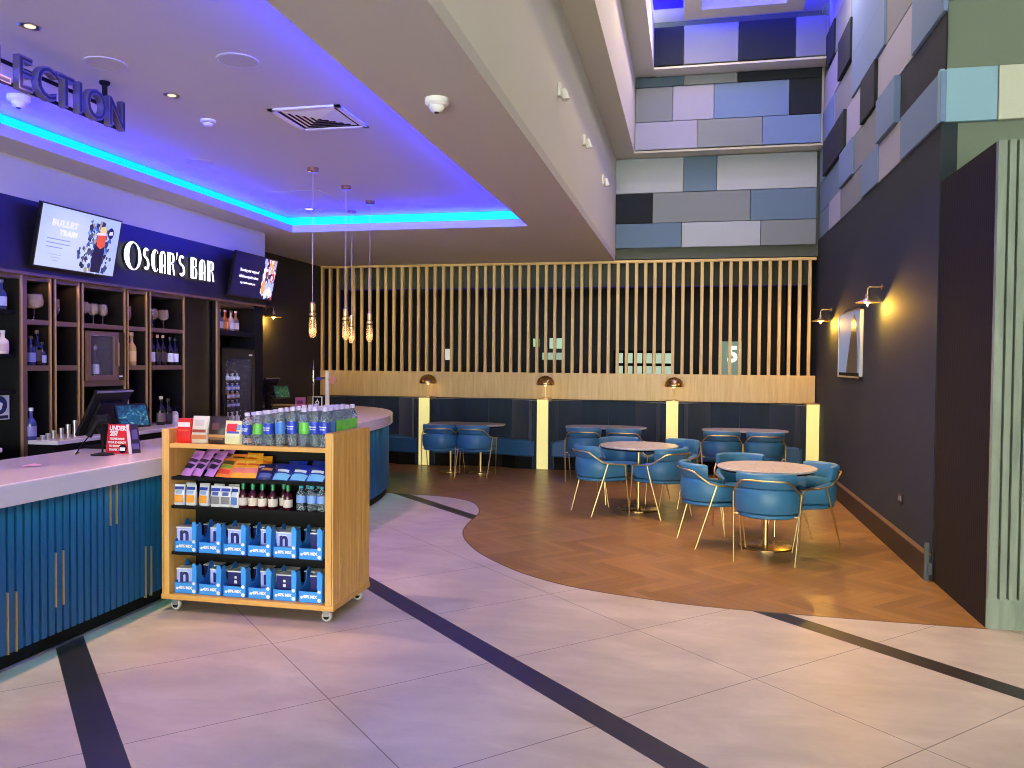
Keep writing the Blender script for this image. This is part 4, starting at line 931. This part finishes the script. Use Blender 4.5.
# ================================================================== things on the counter
def till(label, loc, rz, disp, lit):
    t = thing('till', label, 'till', loc, rz, 'tills behind the bar')
    R = Matrix.Translation((0, 0, .27)) @ Matrix.Rotation(math.radians(28), 4, 'Y')       # staff screen leans back
    m = MB(); m.box(-.012, .012, -.2, .2, -.19, .19, 0, R); m.box(.012, .03, -.13, .13, -.13, .1, 0, R); m.build('screen', MAT['black'], t, bevel=.004)
    m = MB(); m.box(.012, .016, -.2, .2, .178, .19, 0, R); m.build('bright_edge', cmat((120, 116, 140), .3), t)
    m = MB(); m.cbox(.02, 0, .01, .22, .24, .02); m.box(.0, .05, -.05, .05, .02, .22); m.box(.05, .14, -.02, .02, .2, .23); m.build('stand', MAT['black'], t, bevel=.004)
    D = Matrix.Translation((.2, .06, .245)) @ Matrix.Rotation(math.radians(-24), 4, 'Z') @ Matrix.Rotation(math.radians(-20), 4, 'Y')
    m = MB(); m.box(-.02, 0, -.13, .13, -.095, .095, 0, D); d = m.build('customer_display', MAT['blackgloss'], t, bevel=.004)
    m = MB(); m.box(0, .0015, -.115, .115, -.08, .08, 0, D)
    k = N('till_screen_' + str(lit)); p = k.obj(); f = k.noise(p, 13, 4, .6, 1.6); g = k.noise(p, 6, 2)
    c = k.ramp(f, [(.35, lin((10, 26, 60) if lit == 1 else (16, 30, 20))), (.55, lin((30, 110, 150) if lit == 1 else (50, 96, 60))), (.72, lin((190, 226, 160) if lit == 1 else (150, 180, 130)))])
    k.set(Base_Color=(0, 0, 0, 1), Emission_Color=c, Emission_Strength=.8); m.build('display_face', k.m, d)
    for q in range(3):
        m = MB(); m.tube([(.06, -.1 + q * .06, .02), (.1, -.1 + q * .06, .1), (.03, -.08 + q * .06, .2)], .005); m.build('cable', MAT['black'], t)
    return t
till('black till with a blue lit customer screen on the long counter', (-4.36, 5.47, 1.03), 0, 0, 1)
till('black till with a dim green screen beyond the curved bar end', (-5.72, 10.4, 1.03), 0, 0, 2)
t = thing('barcode_scanner', 'black handheld barcode scanner propped on its thin stand', 'scanner', (-4.02, 5.02, 1.03), .3)
m = MB(); m.lathe([(.085, 0), (.08, .006), (.015, .018), (.001, .02)], seg=6); m.build('base', MAT['black'], t)
m = MB(); m.tube([(0, 0, .015), (0, .0, .15)], .007); m.tube([(0, 0, .15), (-.03, -.02, .19)], .012); m.build('stem', MAT['black'], t, smooth=50)
m = MB(); m.tube([(-.085, -.02, .13), (-.06, -.01, .18), (-.03, 0, .24), (-.015, .0, .27)], [.02, .019, .022, .03], 10); m.tube([(-.02, 0, .245), (.045, .0, .255)], [.03, .036], 10); m.build('scanner_body', MAT['black'], t, smooth=50)
m = MB(); m.tube([(-.085, -.02, .13), (-.12, -.04, .08), (-.16, -.03, .02), (-.19, .02, .005), (-.2, .1, .006)], .004); m.build('cable', MAT['black'], t, smooth=60)
t = thing('promo_card', 'red and black folded age check card on the counter', 'sign', (-3.985, 5.12, 1.03))
R1 = Matrix.Rotation(math.radians(-8), 4, 'X')
m = MB(); m.box(-.09, .085, 0, .004, .0, .21, 0, R1); m.build('front_card', cmat((206, 28, 42), .45), t)
R2 = Matrix.Translation((.1, 0, 0)) @ Matrix.Rotation(math.radians(76), 4, 'Z') @ Matrix.Rotation(math.radians(-8), 4, 'X')
m = MB(); m.box(0, .1, 0, .004, 0, .21, 0, R2); m.build('side_card', cmat((40, 38, 66), .45), t)
m = MB(); m.box(0, .026, -.001, .001, 0, .21, 0, R2); m.build('white_margin', MAT['paper'], t)
m = MB(); m.box(.04, .085, -.002, 0, .1, .17, 0, R2); m.box(.035, .09, -.002, 0, .03, .07, 0, R2); m.build('print_block', cmat((96, 84, 150), .5), t)
RT = (R1 @ Matrix.Rotation(PI / 2, 4, 'X')).to_euler()
text('lettering', 'UNDER', .046, MAT['white'], t, tuple(R1 @ Vector((-.008, -.002, .18))), RT, bold=.002, sx=.86)
text('lettering', '25?', .046, MAT['white'], t, tuple(R1 @ Vector((-.035, -.002, .142))), RT, bold=.003)
for q, s in enumerate(('PLEASE HAVE', 'YOUR ID READY', 'TO SHOW US', 'THANK YOU')):
    text('lettering', s, .02, MAT['white'], t, tuple(R1 @ Vector((-.005, -.002, .105 - q * .026))), RT, bold=.001)
m = MB(); m.lathe([(.001, 0), (.032, 0), (.032, .004), (.001, .004)], seg=20, mat=R1 @ Matrix.Translation((.05, -.003, .035)) @ Matrix.Rotation(PI / 2, 4, 'X')); m.build('badge', MAT['black'], t)
m = MB(); m.box(.028, .072, -.009, -.008, .022, .045, 0, R1); m.build('badge_mark', MAT['white'], t)
t = thing('paper_slip', 'crumpled white paper slip lying on the counter edge', 'paper', (-4.0, 4.36, 1.031), .5)
m = MB(); m.add([(-.05, -.03, 0), (0, -.04, .006), (.05, -.02, .001), (-.05, .03, .003), (.01, .03, .012), (.05, .04, .002), (-.05, -.03, .002), (0, -.04, .008), (.05, -.02, .003), (-.05, .03, .005), (.01, .03, .014), (.05, .04, .004)], [(0, 1, 4, 3), (1, 2, 5, 4), (6, 9, 10, 7), (7, 10, 11, 8)]); m.build('sheet', cmat((226, 170, 190), .6), t)
# bar end: taps, cards
def tap(label, loc, h, handle, badge, rod=False):
    t = thing('beer_tap', label, 'tap', loc, 0, 'beer taps on the bar end')
    m = MB(); m.lathe([(.001, 0), (.05, 0), (.05, .012), (.032, .02), (.03, h - .02), (.032, h), (.001, h + .01)], seg=18); m.build('column', MAT['white'] if not rod else MAT['chrome'], t, smooth=40)
    m = MB(); m.tube([(0, 0, h - .1), (-.2, 0, h - .11)], .014); m.build('spout_arm', MAT['chrome'], t, smooth=50)
    m = MB(); m.tube([(-.1, 0, h - .105), (-.17, 0, h - .11)], .024); m.build('handle', cmat(handle, .4), t, smooth=40)
    m = MB(); m.lathe([(.001, 0), (.06, 0), (.062, .006), (.06, .012), (.001, .014)], seg=24, mat=Matrix.Translation((.1, -.02, h - .12)) @ Matrix.Rotation(PI / 2, 4, 'X')); b = m.build('badge', cmat(badge, .4), t, smooth=40)
    m = MB(); m.tube([(.03, 0, h - .12), (.07, 0, h - .12)], .02); m.build('badge_stem', cmat((60, 50, 160), .4), t)
    return t
tap('white column beer tap with blue handle and round peach badge', (-5.3, 11.45, 1.03), .52, (70, 64, 200), (236, 170, 140))
t = thing('tap_rod', 'slim chrome tap lever standing by the beer tap', 'tap', (-5.53, 11.45, 1.03))
m = MB(); m.lathe([(.001, 0), (.04, 0), (.04, .012), (.012, .02), (.01, .3), (.018, .32), (.018, .4), (.012, .44), (.016, .5), (.01, .68), (.001, .69)], seg=12); m.build('lever', MAT['chrome'], t, smooth=40)
t = thing('pink_card', 'small pink box on the bar end beside the beer tap', 'box', (-5.72, 11.4, 1.03), .1)
m = MB(); m.box(-.075, .075, 0, .05, 0, .125); m.build('carton', cmat((206, 120, 168), .5), t, bevel=.003)
m = MB(); m.box(-.05, .05, -.002, 0, .03, .08); m.build('print_block', cmat((130, 60, 120), .5), t)
t = thing('menu_holder', 'olive menu holder standing between the pink box and beer tap', 'menu', (-5.56, 11.52, 1.03))
m = MB(); m.box(-.1, .1, 0, .03, 0, .14); m.build('card', cmat((88, 78, 40), .5), t, bevel=.002); m = MB(); m.box(-.1, .1, -.02, .05, 0, .006); m.build('foot', MAT['black'], t)
t = thing('framed_card', 'small black card with a white frame and drop mark on the bar end', 'sign', (-5.39, 11.3, 1.03), .05)
m = MB(); m.box(-.075, .075, 0, .008, 0, .15); m.build('card', MAT['white'], t)
m = MB(); m.box(-.062, .062, -.002, 0, .012, .138); m.build('print', MAT['black'], t)
m = MB(); o = [(.03 * math.cos(q * PI / 10), .06 + .03 * math.sin(q * PI / 10) + (.03 if q == 5 else 0)) for q in range(20)]; m.prism(o, -.004, -.002, 'xz'); m.build('drop_mark', MAT['white'], t)
m = MB(); m.prism([(p[0] * .55, .058 + (p[1] - .06) * .5) for p in o], -.005, -.004, 'xz'); m.build('drop_centre', MAT['black'], t)

# ================================================================== snack display
DX0, DX1, DY0, DY1 = -3.48, -2.235, 4.92, 5.54
t = thing('display_unit', 'oak snack display on castors filled with drinks and packets', 'display stand', (0, 0, 0))
for x0, x1, out in ((DX0, DX0 + .055, -1), (DX1 - .055, DX1, 1)):
    m = MB(); m.box(x0 + (.012 if out < 0 else 0), x1 - (.012 if out > 0 else 0), DY0, DY1, .11, 1.235, 0); y = DY0
    gx = x0 + .0105 if out < 0 else x1 - .0105; m.box(gx - .002, gx + .002, DY0 + .004, DY1 - .004, .112, 1.233, 1)
    ws = [.1, .055, .075, .05, .085, .055, .07, .05, .08]; k = .62 / sum(ws)
    for w in ws:
        m.box(x0 if out < 0 else x1 - .008, x0 + .008 if out < 0 else x1, y + (.0 if w == .1 else .004), y + w * k - .004, .112, 1.233, 0); y += w * k
    m.build('side_panel', [MAT['display'], MAT['groove']], t)
ix0, ix1 = DX0 + .055, DX1 - .055
m = MB(); m.box(DX0 - .005, DX1 + .005, DY0 - .005, DY1 + .005, .08, .115); m.build('base_board', MAT['displayx'], t, bevel=.003)
m = MB(); m.box(ix0, ix1, DY0 + .01, DY1 - .01, 1.108, 1.138); m.build('top_board', MAT['displayx'], t, bevel=.002)
m = MB(); m.box(ix0, ix1, 5.225, 5.235, .115, 1.108); m.build('back_panel', MAT['black'], t)
for z in (.91, .715, .40):
    m = MB(); m.box(ix0, ix1, DY0 + .03, 5.225, z - .012, z); m.box(ix0, ix1, DY0 + .024, DY0 + .03, z - .02, z); m.build('shelf', MAT['black'], t)
def castor(x, y):
    m = MB(); m.cbox(x, y, .072, .05, .05, .014); m.box(x - .02, x + .02, y - .026, y - .021, .035, .07); m.box(x - .02, x + .02, y + .009, y + .014, .035, .07)
    c = m.build('castor', MAT['steel'], t)
    m = MB(); m.lathe([(.001, -.013), (.033, -.013), (.036, -.009), (.036, .009), (.033, .013), (.001, .013)], seg=18, mat=Matrix.Translation((x, y - .006, .036)) @ Matrix.Rotation(PI / 2, 4, 'X')); m.build('wheel', cmat((196, 196, 192), .5), c, smooth=40)
    m = MB(); m.lathe([(.001, -.018), (.021, -.018), (.021, .018), (.001, .018)], seg=12, mat=Matrix.Translation((x, y - .006, .036)) @ Matrix.Rotation(PI / 2, 4, 'X')); m.build('hub', MAT['black'], c)
for x in (DX0 + .08, DX1 - .06):
    for y in (DY0 + .05, DY1 - .06): castor(x, y)

# ---- drinks on top
def mk_water(h, r, lab, cap, kind):
    t = thing('water_bottle', '', 'bottle')
    pr = [(.001, .002), (r * .75, 0), (r * .95, .006), (r, .014), (r, h * .2), (r * .955, h * .215), (r, h * .23), (r, h * .66), (r * .9, h * .74), (r * .55, h * .83), (r * .4, h * .86), (r * .38, h * .93), (.001, h * .93)]
    lathe_part('body', pr, MAT['water'], t, 16)
    lathe_part('cap', [(.001, h * .9), (r * .46, h * .9), (r * .46, h * .99), (r * .4, h), (.001, h)], cap, t, 14, 30)
    lathe_part('label', [(r * 1.01, h * .33), (r * 1.02, h * .34), (r * 1.02, h * .62), (r * 1.01, h * .63)], lab, t, 18)
    if kind:
        for dz in (.51, .45):
            text('label_print', 'The water' if dz > .5 else 'for now', .012, MAT['white'], t, (0, -r * 1.04, h * dz), FACE_NY, ext=.0004, bold=.0006)
    return t
capm = cmat((206, 200, 236), .35)
def lab_m(c):
    k = N('bottle_label_%d' % c[2]); s = k.n('ShaderNodeSeparateXYZ'); k.link(k.obj(), s.inputs[0])
    f = k.math('LESS_THAN', s.outputs[1], -.008)
    k.set(Base_Color=lin(c), Roughness=.4, Alpha=k.math('ADD', .12, k.math('MULTIPLY', f, .88))); return k.m
LB, LG, LC = lab_m((30, 62, 190)), lab_m((100, 190, 70)), lab_m((60, 120, 205))
kinds = {}
cols7 = [(-2.885, 'B', .215), (-2.803, 'G', .225), (-2.725, 'B', .235), (-2.64, 'C', .25), (-2.555, 'B', .262), (-2.47, 'G', .255), (-2.395, 'B', .262), (-2.325, 'B', .262)]
rows = [(4.99, 8), (5.075, 8), (5.16, 8), (5.25, 4), (5.34, 4), (5.43, 3)]
for b, (y, cnt) in enumerate(rows):
    for a, (x, c, h) in enumerate(cols7):
        if a < 8 - cnt: continue
        cc = c if b == 0 else 'BGCGBGBG'[(a + b * 3) % 8]
        if b >= 2 and a == 7: cc = 'G'
        key = (cc, h, b == 0)
        if key not in kinds: kinds[key] = proto(mk_water, h, .0365, {'B': LB, 'G': LG, 'C': LC}[cc], capm, cc == 'B' and b == 0)
        kinds[key]((x, y, 1.138), [0, .5, -.4, .3, 0, -.3, .2, .1][a] * (b > 0) + (.35 if b > 1 else 0),
                   'water bottle with %s label, %s row back, %s from the packets end' % ({'B': 'dark blue', 'G': 'green', 'C': 'pale blue'}[cc], ORD[b], ORD[a]), 'water bottles on top of the snack display')
# ---- snack bags on top
def mk_bag(name, w, d, h, c, prints, top='pinch'):
    """a standing pouch: gusseted bottom, pinched top"""
    t = thing(name, '', 'snack bag'); L = []
    for q, (fz, fw, fd) in enumerate([(0, .94, .8), (.04, 1, 1), (.3, 1, 1), (.6, .99, .75), (.85, .98, .35), (.93, 1, .08), (1, 1.0, .05)]):
        if top == 'block': fd = max(fd, .85 - .5 * max(0, fz - .6)); fw = fw * (1 - .12 * max(0, fz - .7) / .3)
        a, b, z = w / 2 * fw, d / 2 * fd, h * fz
        L.append([(-a, -b * .5, z), (-a * .85, -b * .95, z), (0, -b * 1.05, z), (a * .85, -b * .95, z), (a, -b * .5, z), (a, b * .5, z), (a * .85, b * .95, z), (0, b, z), (-a * .85, b * .95, z), (-a, b * .5, z)])
    m = MB(); m.loops(L); m.build('pouch', cmat(c, .35), t, smooth=50)
    for nm, x0, x1, z0, z1, col in prints:
        n = 5; m = MB(); F = []
        def fy(x, z):
            f = z / h; prof = [(0, .8), (.04, 1), (.3, 1), (.6, .75), (.85, .35), (.93, .08), (1, .05)]
            if top == 'block': prof = [(0, .85), (.6, .85), (1, .65)]
            for (p, u), (q2, v) in zip(prof, prof[1:]):
                if f <= q2: s = u + (v - u) * (f - p) / (q2 - p); break
            return -d / 2 * s * (1.05 if abs(x) < w * .05 else 1.05 - .1 * min(1, abs(x) / (w * .425))) - .0025
        for a in range(n + 1):
            F.append([(x0 + (x1 - x0) * a / n, fy(x0 + (x1 - x0) * a / n, z0 + (z1 - z0) * b / 4), z0 + (z1 - z0) * b / 4) for b in range(5)])
        m.loops(F, False, False); m.build(nm, cmat(col, .4), t, smooth=60)
    return t
o = mk_bag('snack_bag', .12, .09, .165, (204, 36, 34), [('print_panel', -.045, .045, .11, .14, (226, 214, 210)), ('print_panel', -.04, .035, .04, .09, (224, 96, 60))], 'block'); o.location = (-3.355, 5.02, 1.138); o['label'] = 'red block shaped snack bag at the end of the top shelf'; o['group'] = 'snack bags on top of the display'
o = mk_bag('snack_bag', .125, .08, .185, (206, 200, 184), [('print_panel', -.05, .05, .075, .095, (150, 60, 46)), ('print_panel', -.055, .055, .03, .06, (196, 120, 70)), ('print_panel', -.04, .03, .12, .16, (184, 178, 164))]); o.location = (-3.235, 5.01, 1.138); o['label'] = 'pale grey snack pouch between the red bag and the black pouch'; o['group'] = 'snack bags on top of the display'
o = mk_bag('snack_bag', .14, .08, .185, (48, 38, 34), [('print_panel', -.035, .015, .095, .14, (96, 60, 50)), ('print_panel', -.065, .065, .045, .065, (176, 126, 70)), ('print_panel', -.05, .05, .03, .042, (120, 84, 56))]); o.location = (-3.10, 5.005, 1.138); o['label'] = 'black and gold snack pouch third along the top shelf'; o['group'] = 'snack bags on top of the display'
o = mk_bag('snack_bag', .125, .07, .16, (226, 222, 176), [('print_panel', -.045, .03, .09, .14, (206, 50, 36)), ('print_panel', -.04, .05, .076, .09, (60, 80, 170)), ('print_panel', .03, .055, .1, .135, (90, 160, 200)), ('print_panel', -.05, .05, .015, .06, (214, 212, 160))]); o.location = (-2.975, 4.985, 1.138); o['label'] = 'cream snack bag with red top next to the water bottles'; o['group'] = 'snack bags on top of the display'
# ---- packets on the upper shelf
def mk_packet(w, h, c, prints, seal=None):
    """a flat pillow packet, built standing, tilted when placed"""
    R = Matrix.Rotation(math.radians(-38), 4, 'X'); t = thing('sweet_packet', '', 'packet')
    L = []
    for q in range(9):
        f = q / 8; b = max(.0015, .02 * math.sin(PI * min(1, max(0, (f - .04) / .92))) ** .6); k = 1 - .05 * math.sin(PI * f)
        L.append([tuple(R @ Vector(p)) for p in ((-w / 2 * k, 0, h * f), (-w / 4, -b, h * f), (0, -b * 1.15, h * f), (w / 4, -b, h * f), (w / 2 * k, 0, h * f), (w / 4, b, h * f), (0, b, h * f), (-w / 4, b, h * f))])
    m = MB(); m.loops(L); m.build('wrapper', cmat(c, .3), t, smooth=60)
    for x0, x1, z0, z1, col, sl in prints:
        F = []
        for a in range(5):
            F.append([])
            for b in range(5):
                x, z = x0 + (x1 - x0) * a / 4 + sl * (b / 4), z0 + (z1 - z0) * b / 4; f = z / h; bb = max(.0015, .02 * math.sin(PI * min(1, max(0, (f - .04) / .92))) ** .6)
                ax = abs(x) / w; y = -bb * (1.15 - .6 * ax) if ax < .25 else -bb * (1 - max(0, ax - .25) * 4)
                F[-1].append(tuple(R @ Vector((x, y - .003, z))))
        m = MB(); m.loops(F, False, False); m.build('print_patch', cmat(col, .4), t, smooth=60)
    return t
PU, OR, NB = (188, 128, 208), (226, 140, 40), (26, 48, 140)
pu = proto(mk_packet, .105, .2, PU, [(-.03, .035, .05, .085, (40, 26, 50), .012), (-.04, .04, .1, .125, (60, 40, 70), .012), (-.035, .03, .135, .165, (160, 96, 184), .01)])
og = proto(mk_packet, .13, .15, (226, 130, 50), [(-.05, .05, .02, .05, (214, 60, 40), 0), (-.04, .045, .06, .085, (120, 150, 40), .01), (-.03, .05, .09, .12, (60, 70, 30), 0)])
oy = proto(mk_packet, .13, .15, (232, 160, 40), [(-.055, .05, .03, .065, (226, 120, 110), .01), (-.03, .05, .085, .1, (214, 90, 40), .01), (-.05, .02, .105, .125, (240, 196, 90), 0)])
bl = proto(mk_packet, .13, .14, (24, 44, 150), [(-.055, .055, .015, .06, (110, 176, 226), .012), (-.03, .05, .07, .09, (210, 214, 226), 0), (-.05, .0, .095, .115, (60, 70, 120), .01)])
bd = proto(mk_packet, .12, .13, (22, 30, 84), [(-.04, .04, .02, .05, (70, 80, 150), .01), (-.03, .04, .07, .09, (190, 120, 70), .01), (-.05, -.01, .095, .11, (200, 200, 210), 0)])
PK = 'sweet packets on the upper display shelf'
for a, (f, x, y, dz, rz, lb) in enumerate([
        (pu, -3.34, 4.975, 0, -.35, 'purple sweet packet leaning at the end of the row, nearest the counter'), (pu, -3.265, 4.98, .0, -.35, 'purple sweet packet leaning second in the row'), (pu, -3.17, 4.985, 0, -.4, 'purple sweet packet lying third in the row'),
        (pu, -3.25, 5.06, .035, -.1, 'purple sweet packet standing behind the second purple one'), (pu, -3.14, 5.07, .035, -.2, 'purple sweet packet standing behind the third purple one'),
        (og, -3.06, 4.975, 0, -.2, 'orange and green sweet packet next to the purple packets'), (og, -3.02, 5.05, .02, .1, 'orange and green sweet packet behind the front orange one'), (oy, -2.945, 4.975, 0, .05, 'orange sweet packet with pink lettering block, first of the yellow ones'),
        (oy, -2.86, 4.98, 0, .2, 'orange sweet packet with pink lettering block, second of the yellow ones'), (oy, -2.92, 5.06, .03, -.1, 'orange sweet packet heaped behind the yellow ones'), (oy, -2.81, 5.06, .01, .5, 'orange sweet packet turned sideways next to the navy ones'),
        (bd, -2.755, 4.975, -.015, .2, 'navy sweet packet with copper print beside the orange ones'), (bd, -2.70, 5.04, -.015, .1, 'navy sweet packet behind the first pale blue one'), (bl, -2.645, 4.975, -.02, -.1, 'bright blue sweet packet, first of the three in front'),
        (bl, -2.52, 4.975, -.02, -.05, 'bright blue sweet packet, middle of the three in front'), (bl, -2.395, 4.975, -.02, .05, 'bright blue sweet packet beside the oak side panel'), (bl, -2.58, 5.06, -.005, .1, 'bright blue sweet packet behind the first pair'), (bl, -2.43, 5.06, .0, -.1, 'bright blue sweet packet behind the pair by the side panel')]):
    f((x, y, .93 + dz - .014), rz, lb, PK)
# ---- pouches and bottles on the middle shelf
def mk_pouch(c1, c2, w=.075):
    return mk_bag('snack_pouch', w, .04, .14, (222, 224, 230), [('print_panel', -w * .42, w * .42, .105, .125, (40, 60, 160)), ('print_panel', -w * .42, w * .42, .02, .07, c1), ('print_panel', -w * .3, w * .3, .076, .1, c2)])
po = proto(mk_pouch, (232, 160, 50), (150, 180, 220)); pb = proto(mk_pouch, (120, 120, 120), (60, 90, 150)); pt_ = proto(mk_pouch, (90, 130, 190), (190, 206, 226), .06)
for a, x in enumerate((-3.385, -3.30, -3.205)): po((x, 4.985 + .005 * a, .715), .12 * (1 - a), 'white pouch with orange picture, %s from the counter on the middle display shelf' % ORD[a], 'white pouches on the middle display shelf')
for a, x in enumerate((-3.11, -3.035)): pb((x, 4.985, .715), .05, 'white pouch with grey picture, %s after the orange ones' % ORD[a], 'white pouches on the middle display shelf')
pt_((-2.965, 4.985, .715), -.2, 'narrow pale blue pouch beside the dark juice bottles', 'white pouches on the middle display shelf')
for a, x in enumerate((-3.36, -3.25, -3.14, -3.03)): (po if a < 2 else pb)((x, 5.07, .715), .1, 'white pouch in the back row of the middle display shelf, %s from the counter' % ORD[a], 'white pouches on the middle display shelf')
jb = proto(mk_bottle, .165, .031, (62, 14, 24), (206, 198, 186), (40, 140, 84), .28, 1.0, .2, .76)
for a, (x, y) in enumerate([(-2.91, 4.985), (-2.84, 4.985), (-2.77, 4.985), (-2.695, 4.985), (-2.88, 5.06), (-2.81, 5.07), (-2.735, 5.065), (-2.65, 5.05), (-2.585, 4.985)]):
    jb((x, y, .715), a * .7, ['dark juice bottle with green cap, first of the front row next to the pouches', 'dark juice bottle with green cap, second of the front row', 'dark juice bottle with green cap, third of the front row', 'dark juice bottle with green cap, fourth of the front row',
                    'dark juice bottle with green cap, first of the back row', 'dark juice bottle with green cap, second of the back row', 'dark juice bottle with green cap, third of the back row', 'dark juice bottle with green cap, fourth of the back row', 'dark juice bottle with green cap standing apart by the gap'][a], 'dark juice bottles on the display')
LB2 = cmat((120, 160, 226), .4)
def mk_small(): 
    o = mk_water(.165, .032, LB2, cmat((50, 170, 200), .35), 0); return o
sm = proto(mk_small)
for a, x in enumerate((-2.49, -2.415, -2.345)):
    sm((x, 4.985, .715), 0, 'small clear bottle with turquoise cap, %s of the front three by the side panel' % ORD[a], 'turquoise capped bottles on the display')
    sm((x + .01, 5.065, .715), 0, 'small clear bottle with turquoise cap, %s of the back three by the side panel' % ORD[a], 'turquoise capped bottles on the display')
# ---- blue shelf trays with cartons on the two lower shelves
BLU = cmat((56, 150, 240), .5); BLD = cmat((36, 116, 210), .55); NAV = cmat((30, 28, 104), .45); LIL = cmat((166, 184, 250), .45)
def mk_tray():
    t = thing('display_tray', '', 'carton tray'); w, d = .165, .2
    m = MB(); m.box(-w / 2, w / 2, 0, .004, 0, .072); m.build('front_lip', BLU, t)
    m = MB(); m.box(-w / 2, w / 2, 0, d, 0, .003); m.box(-w / 2, w / 2, d - .004, d, 0, .075); m.build('bottom', BLD, t)
    ear = [(0, 0), (0, .075), (.008, .15), (.02, .185), (.04, .2), (.058, .185), (.062, .15), (.066, .11), (.09, .085), (d, .085), (d, 0)]
    m = MB(); m.prism(ear, w / 2 - .004, w / 2, 'yz'); m.build('side_wall', BLU, t)
    ear2 = [(0, 0), (0, .08), (.07, .09), (.1, .12), (.11, .17), (.13, .2), (.155, .2), (.17, .17), (.175, .1), (d, .085), (d, 0)]
    m = MB(); m.prism(ear2, -w / 2, -w / 2 + .004, 'yz'); m.build('side_wall', BLD, t)
    m = MB(); m.box(w / 2 - .034, w / 2, -.0005, .0035, .07, .19); m.prism([(w / 2 - .034, .19), (w / 2 - .03, .203), (w / 2 - .018, .21), (w / 2 - .006, .2), (w / 2, .19)], -.0005, .0035, 'xz'); m.build('front_tab', BLU, t)
    text('lettering', '40% MIX', .027, MAT['white'], t, (-.002, -.0005, .038), FACE_NY, ext=.0008, bold=.0016)
    for x, z, r in ((-.062, .033, .009), (.063, .018, .013), (w / 2 - .02, .072, .012)):
        m = MB(); m.lathe([(.001, 0), (r, 0), (r, .0016), (.001, .0016)], seg=14, mat=Matrix.Translation((x, 0, z)) @ Matrix.Rotation(PI / 2, 4, 'X')); m.build('round_sticker', MAT['white'], t)
    return t
def mk_pack(dark):
    t = thing('snack_carton', '', 'carton'); w, d, h = .118, .085, .15
    m = MB(); m.box(-w / 2, w / 2, 0, d, 0, h); m.build('box', NAV if dark else LIL, t, bevel=.002)
    m = MB(); m.box(-w / 2 - .002, w / 2 + .002, -.002, d + .002, h, h + .008); m.build('lid', MAT['paper'], t)
    if not dark:
        m = MB(); m.box(w / 2 - .001, w / 2 + .0012, .002, d - .002, .003, h - .002); m.build('side_face', NAV, t)
        text('logo', 'n', .13, NAV, t, (-.005, -.001, .108), FACE_NY, ext=.0008, bold=.005)
        m = MB(); m.cbox(-.035, -.0012, .137, .012, .002, .008); m.cbox(.0, -.0012, .137, .03, .002, .004); m.build('print_mark', MAT['white'], t)
    else:
        m = MB(); m.cbox(.0, -.0012, .085, .02, .002, .02); m.cbox(0, -.0012, .115, .016, .002, .016); m.build('print_mark', MAT['white'], t)
    return t
tr = proto(mk_tray); pk0 = proto(mk_pack, False); pk1 = proto(mk_pack, True)
for s, (z, shelf) in enumerate(((.40, 'upper'), (.116, 'bottom'))):
    for a in range(6):
        x = -3.325 + a * .183
        tr((x, 4.955, z), 0, 'blue card tray with white lettering on the %s carton shelf, %s from the counter' % (shelf, ORD[a]), 'blue card trays on the snack display')
        dk = (s == 1 and a in (2, 4, 5)) or (s == 0 and a == 5)
        dx, dy = [(-.03, .03), (.018, .06), (-.02, .04), (.012, .09), (-.025, .035), (.025, .06)][a]
        (pk1 if dk else pk0)((x + dx, 4.965 + dy, z + .004), (.18 if a == 0 else 0), '%s carton in a tray on the %s carton shelf, %s from the counter' % ('dark navy' if dk else 'lilac', shelf, ORD[a]), 'snack cartons in blue trays')
    for a in range(5):
        x = -3.24 + a * .19
        (pk0 if a % 2 else pk1)((x, 5.13, z + .002), 0, '%s carton at the back of the %s carton shelf, %s from the counter' % ('lilac' if a % 2 else 'dark navy', shelf, ORD[a]), 'snack cartons behind the trays')

# ================================================================== light
w = bpy.data.worlds.new('World'); S.world = w; w.use_nodes = True
w.node_tree.nodes['Background'].inputs[0].default_value = lin((230, 236, 220)); w.node_tree.nodes['Background'].inputs[1].default_value = 17.5
S.view_settings.view_transform = 'Standard'; S.view_settings.look = 'None'; S.view_settings.gamma = 1; S.view_settings.use_curve_mapping = False
S.view_settings.exposure = 0.0
# downlights of the bar ceiling
for x, y in ((-3.62, 5.24), (-3.67, 4.01)):
    spot('ceiling_downlight', (x, y, ZR - .05), (x + .75, y, 0), (255, 190, 116), 170, 46, .6)
for x, y in ((-3.62, 5.24), (-3.67, 4.01), (-2.6, 7.2), (-2.6, 8.9), (-4.7, 6.2), (-4.7, 7.8)):
    spot('ceiling_downlight', (x, y, ZR - .05), (x, y, 0), (255, 206, 170), 80, 95, .8)
spot('ceiling_downlight', (-4.62, 9.44, ZR - .05), (-4.62, 9.44, 0), (255, 214, 190), 90, 110, .8)
S.cycles.use_denoising = True; S.cycles.filter_width = 1.0
try: S.cycles.denoiser = 'OPENIMAGEDENOISE'
except Exception: pass
S.cycles.max_bounces = 8; S.cycles.diffuse_bounces = 4; S.cycles.glossy_bounces = 3; S.cycles.transparent_max_bounces = 24; S.cycles.transmission_bounces = 4
S.cycles.sample_clamp_indirect = 4.0; S.cycles.caustics_reflective = False; S.cycles.caustics_refractive = False
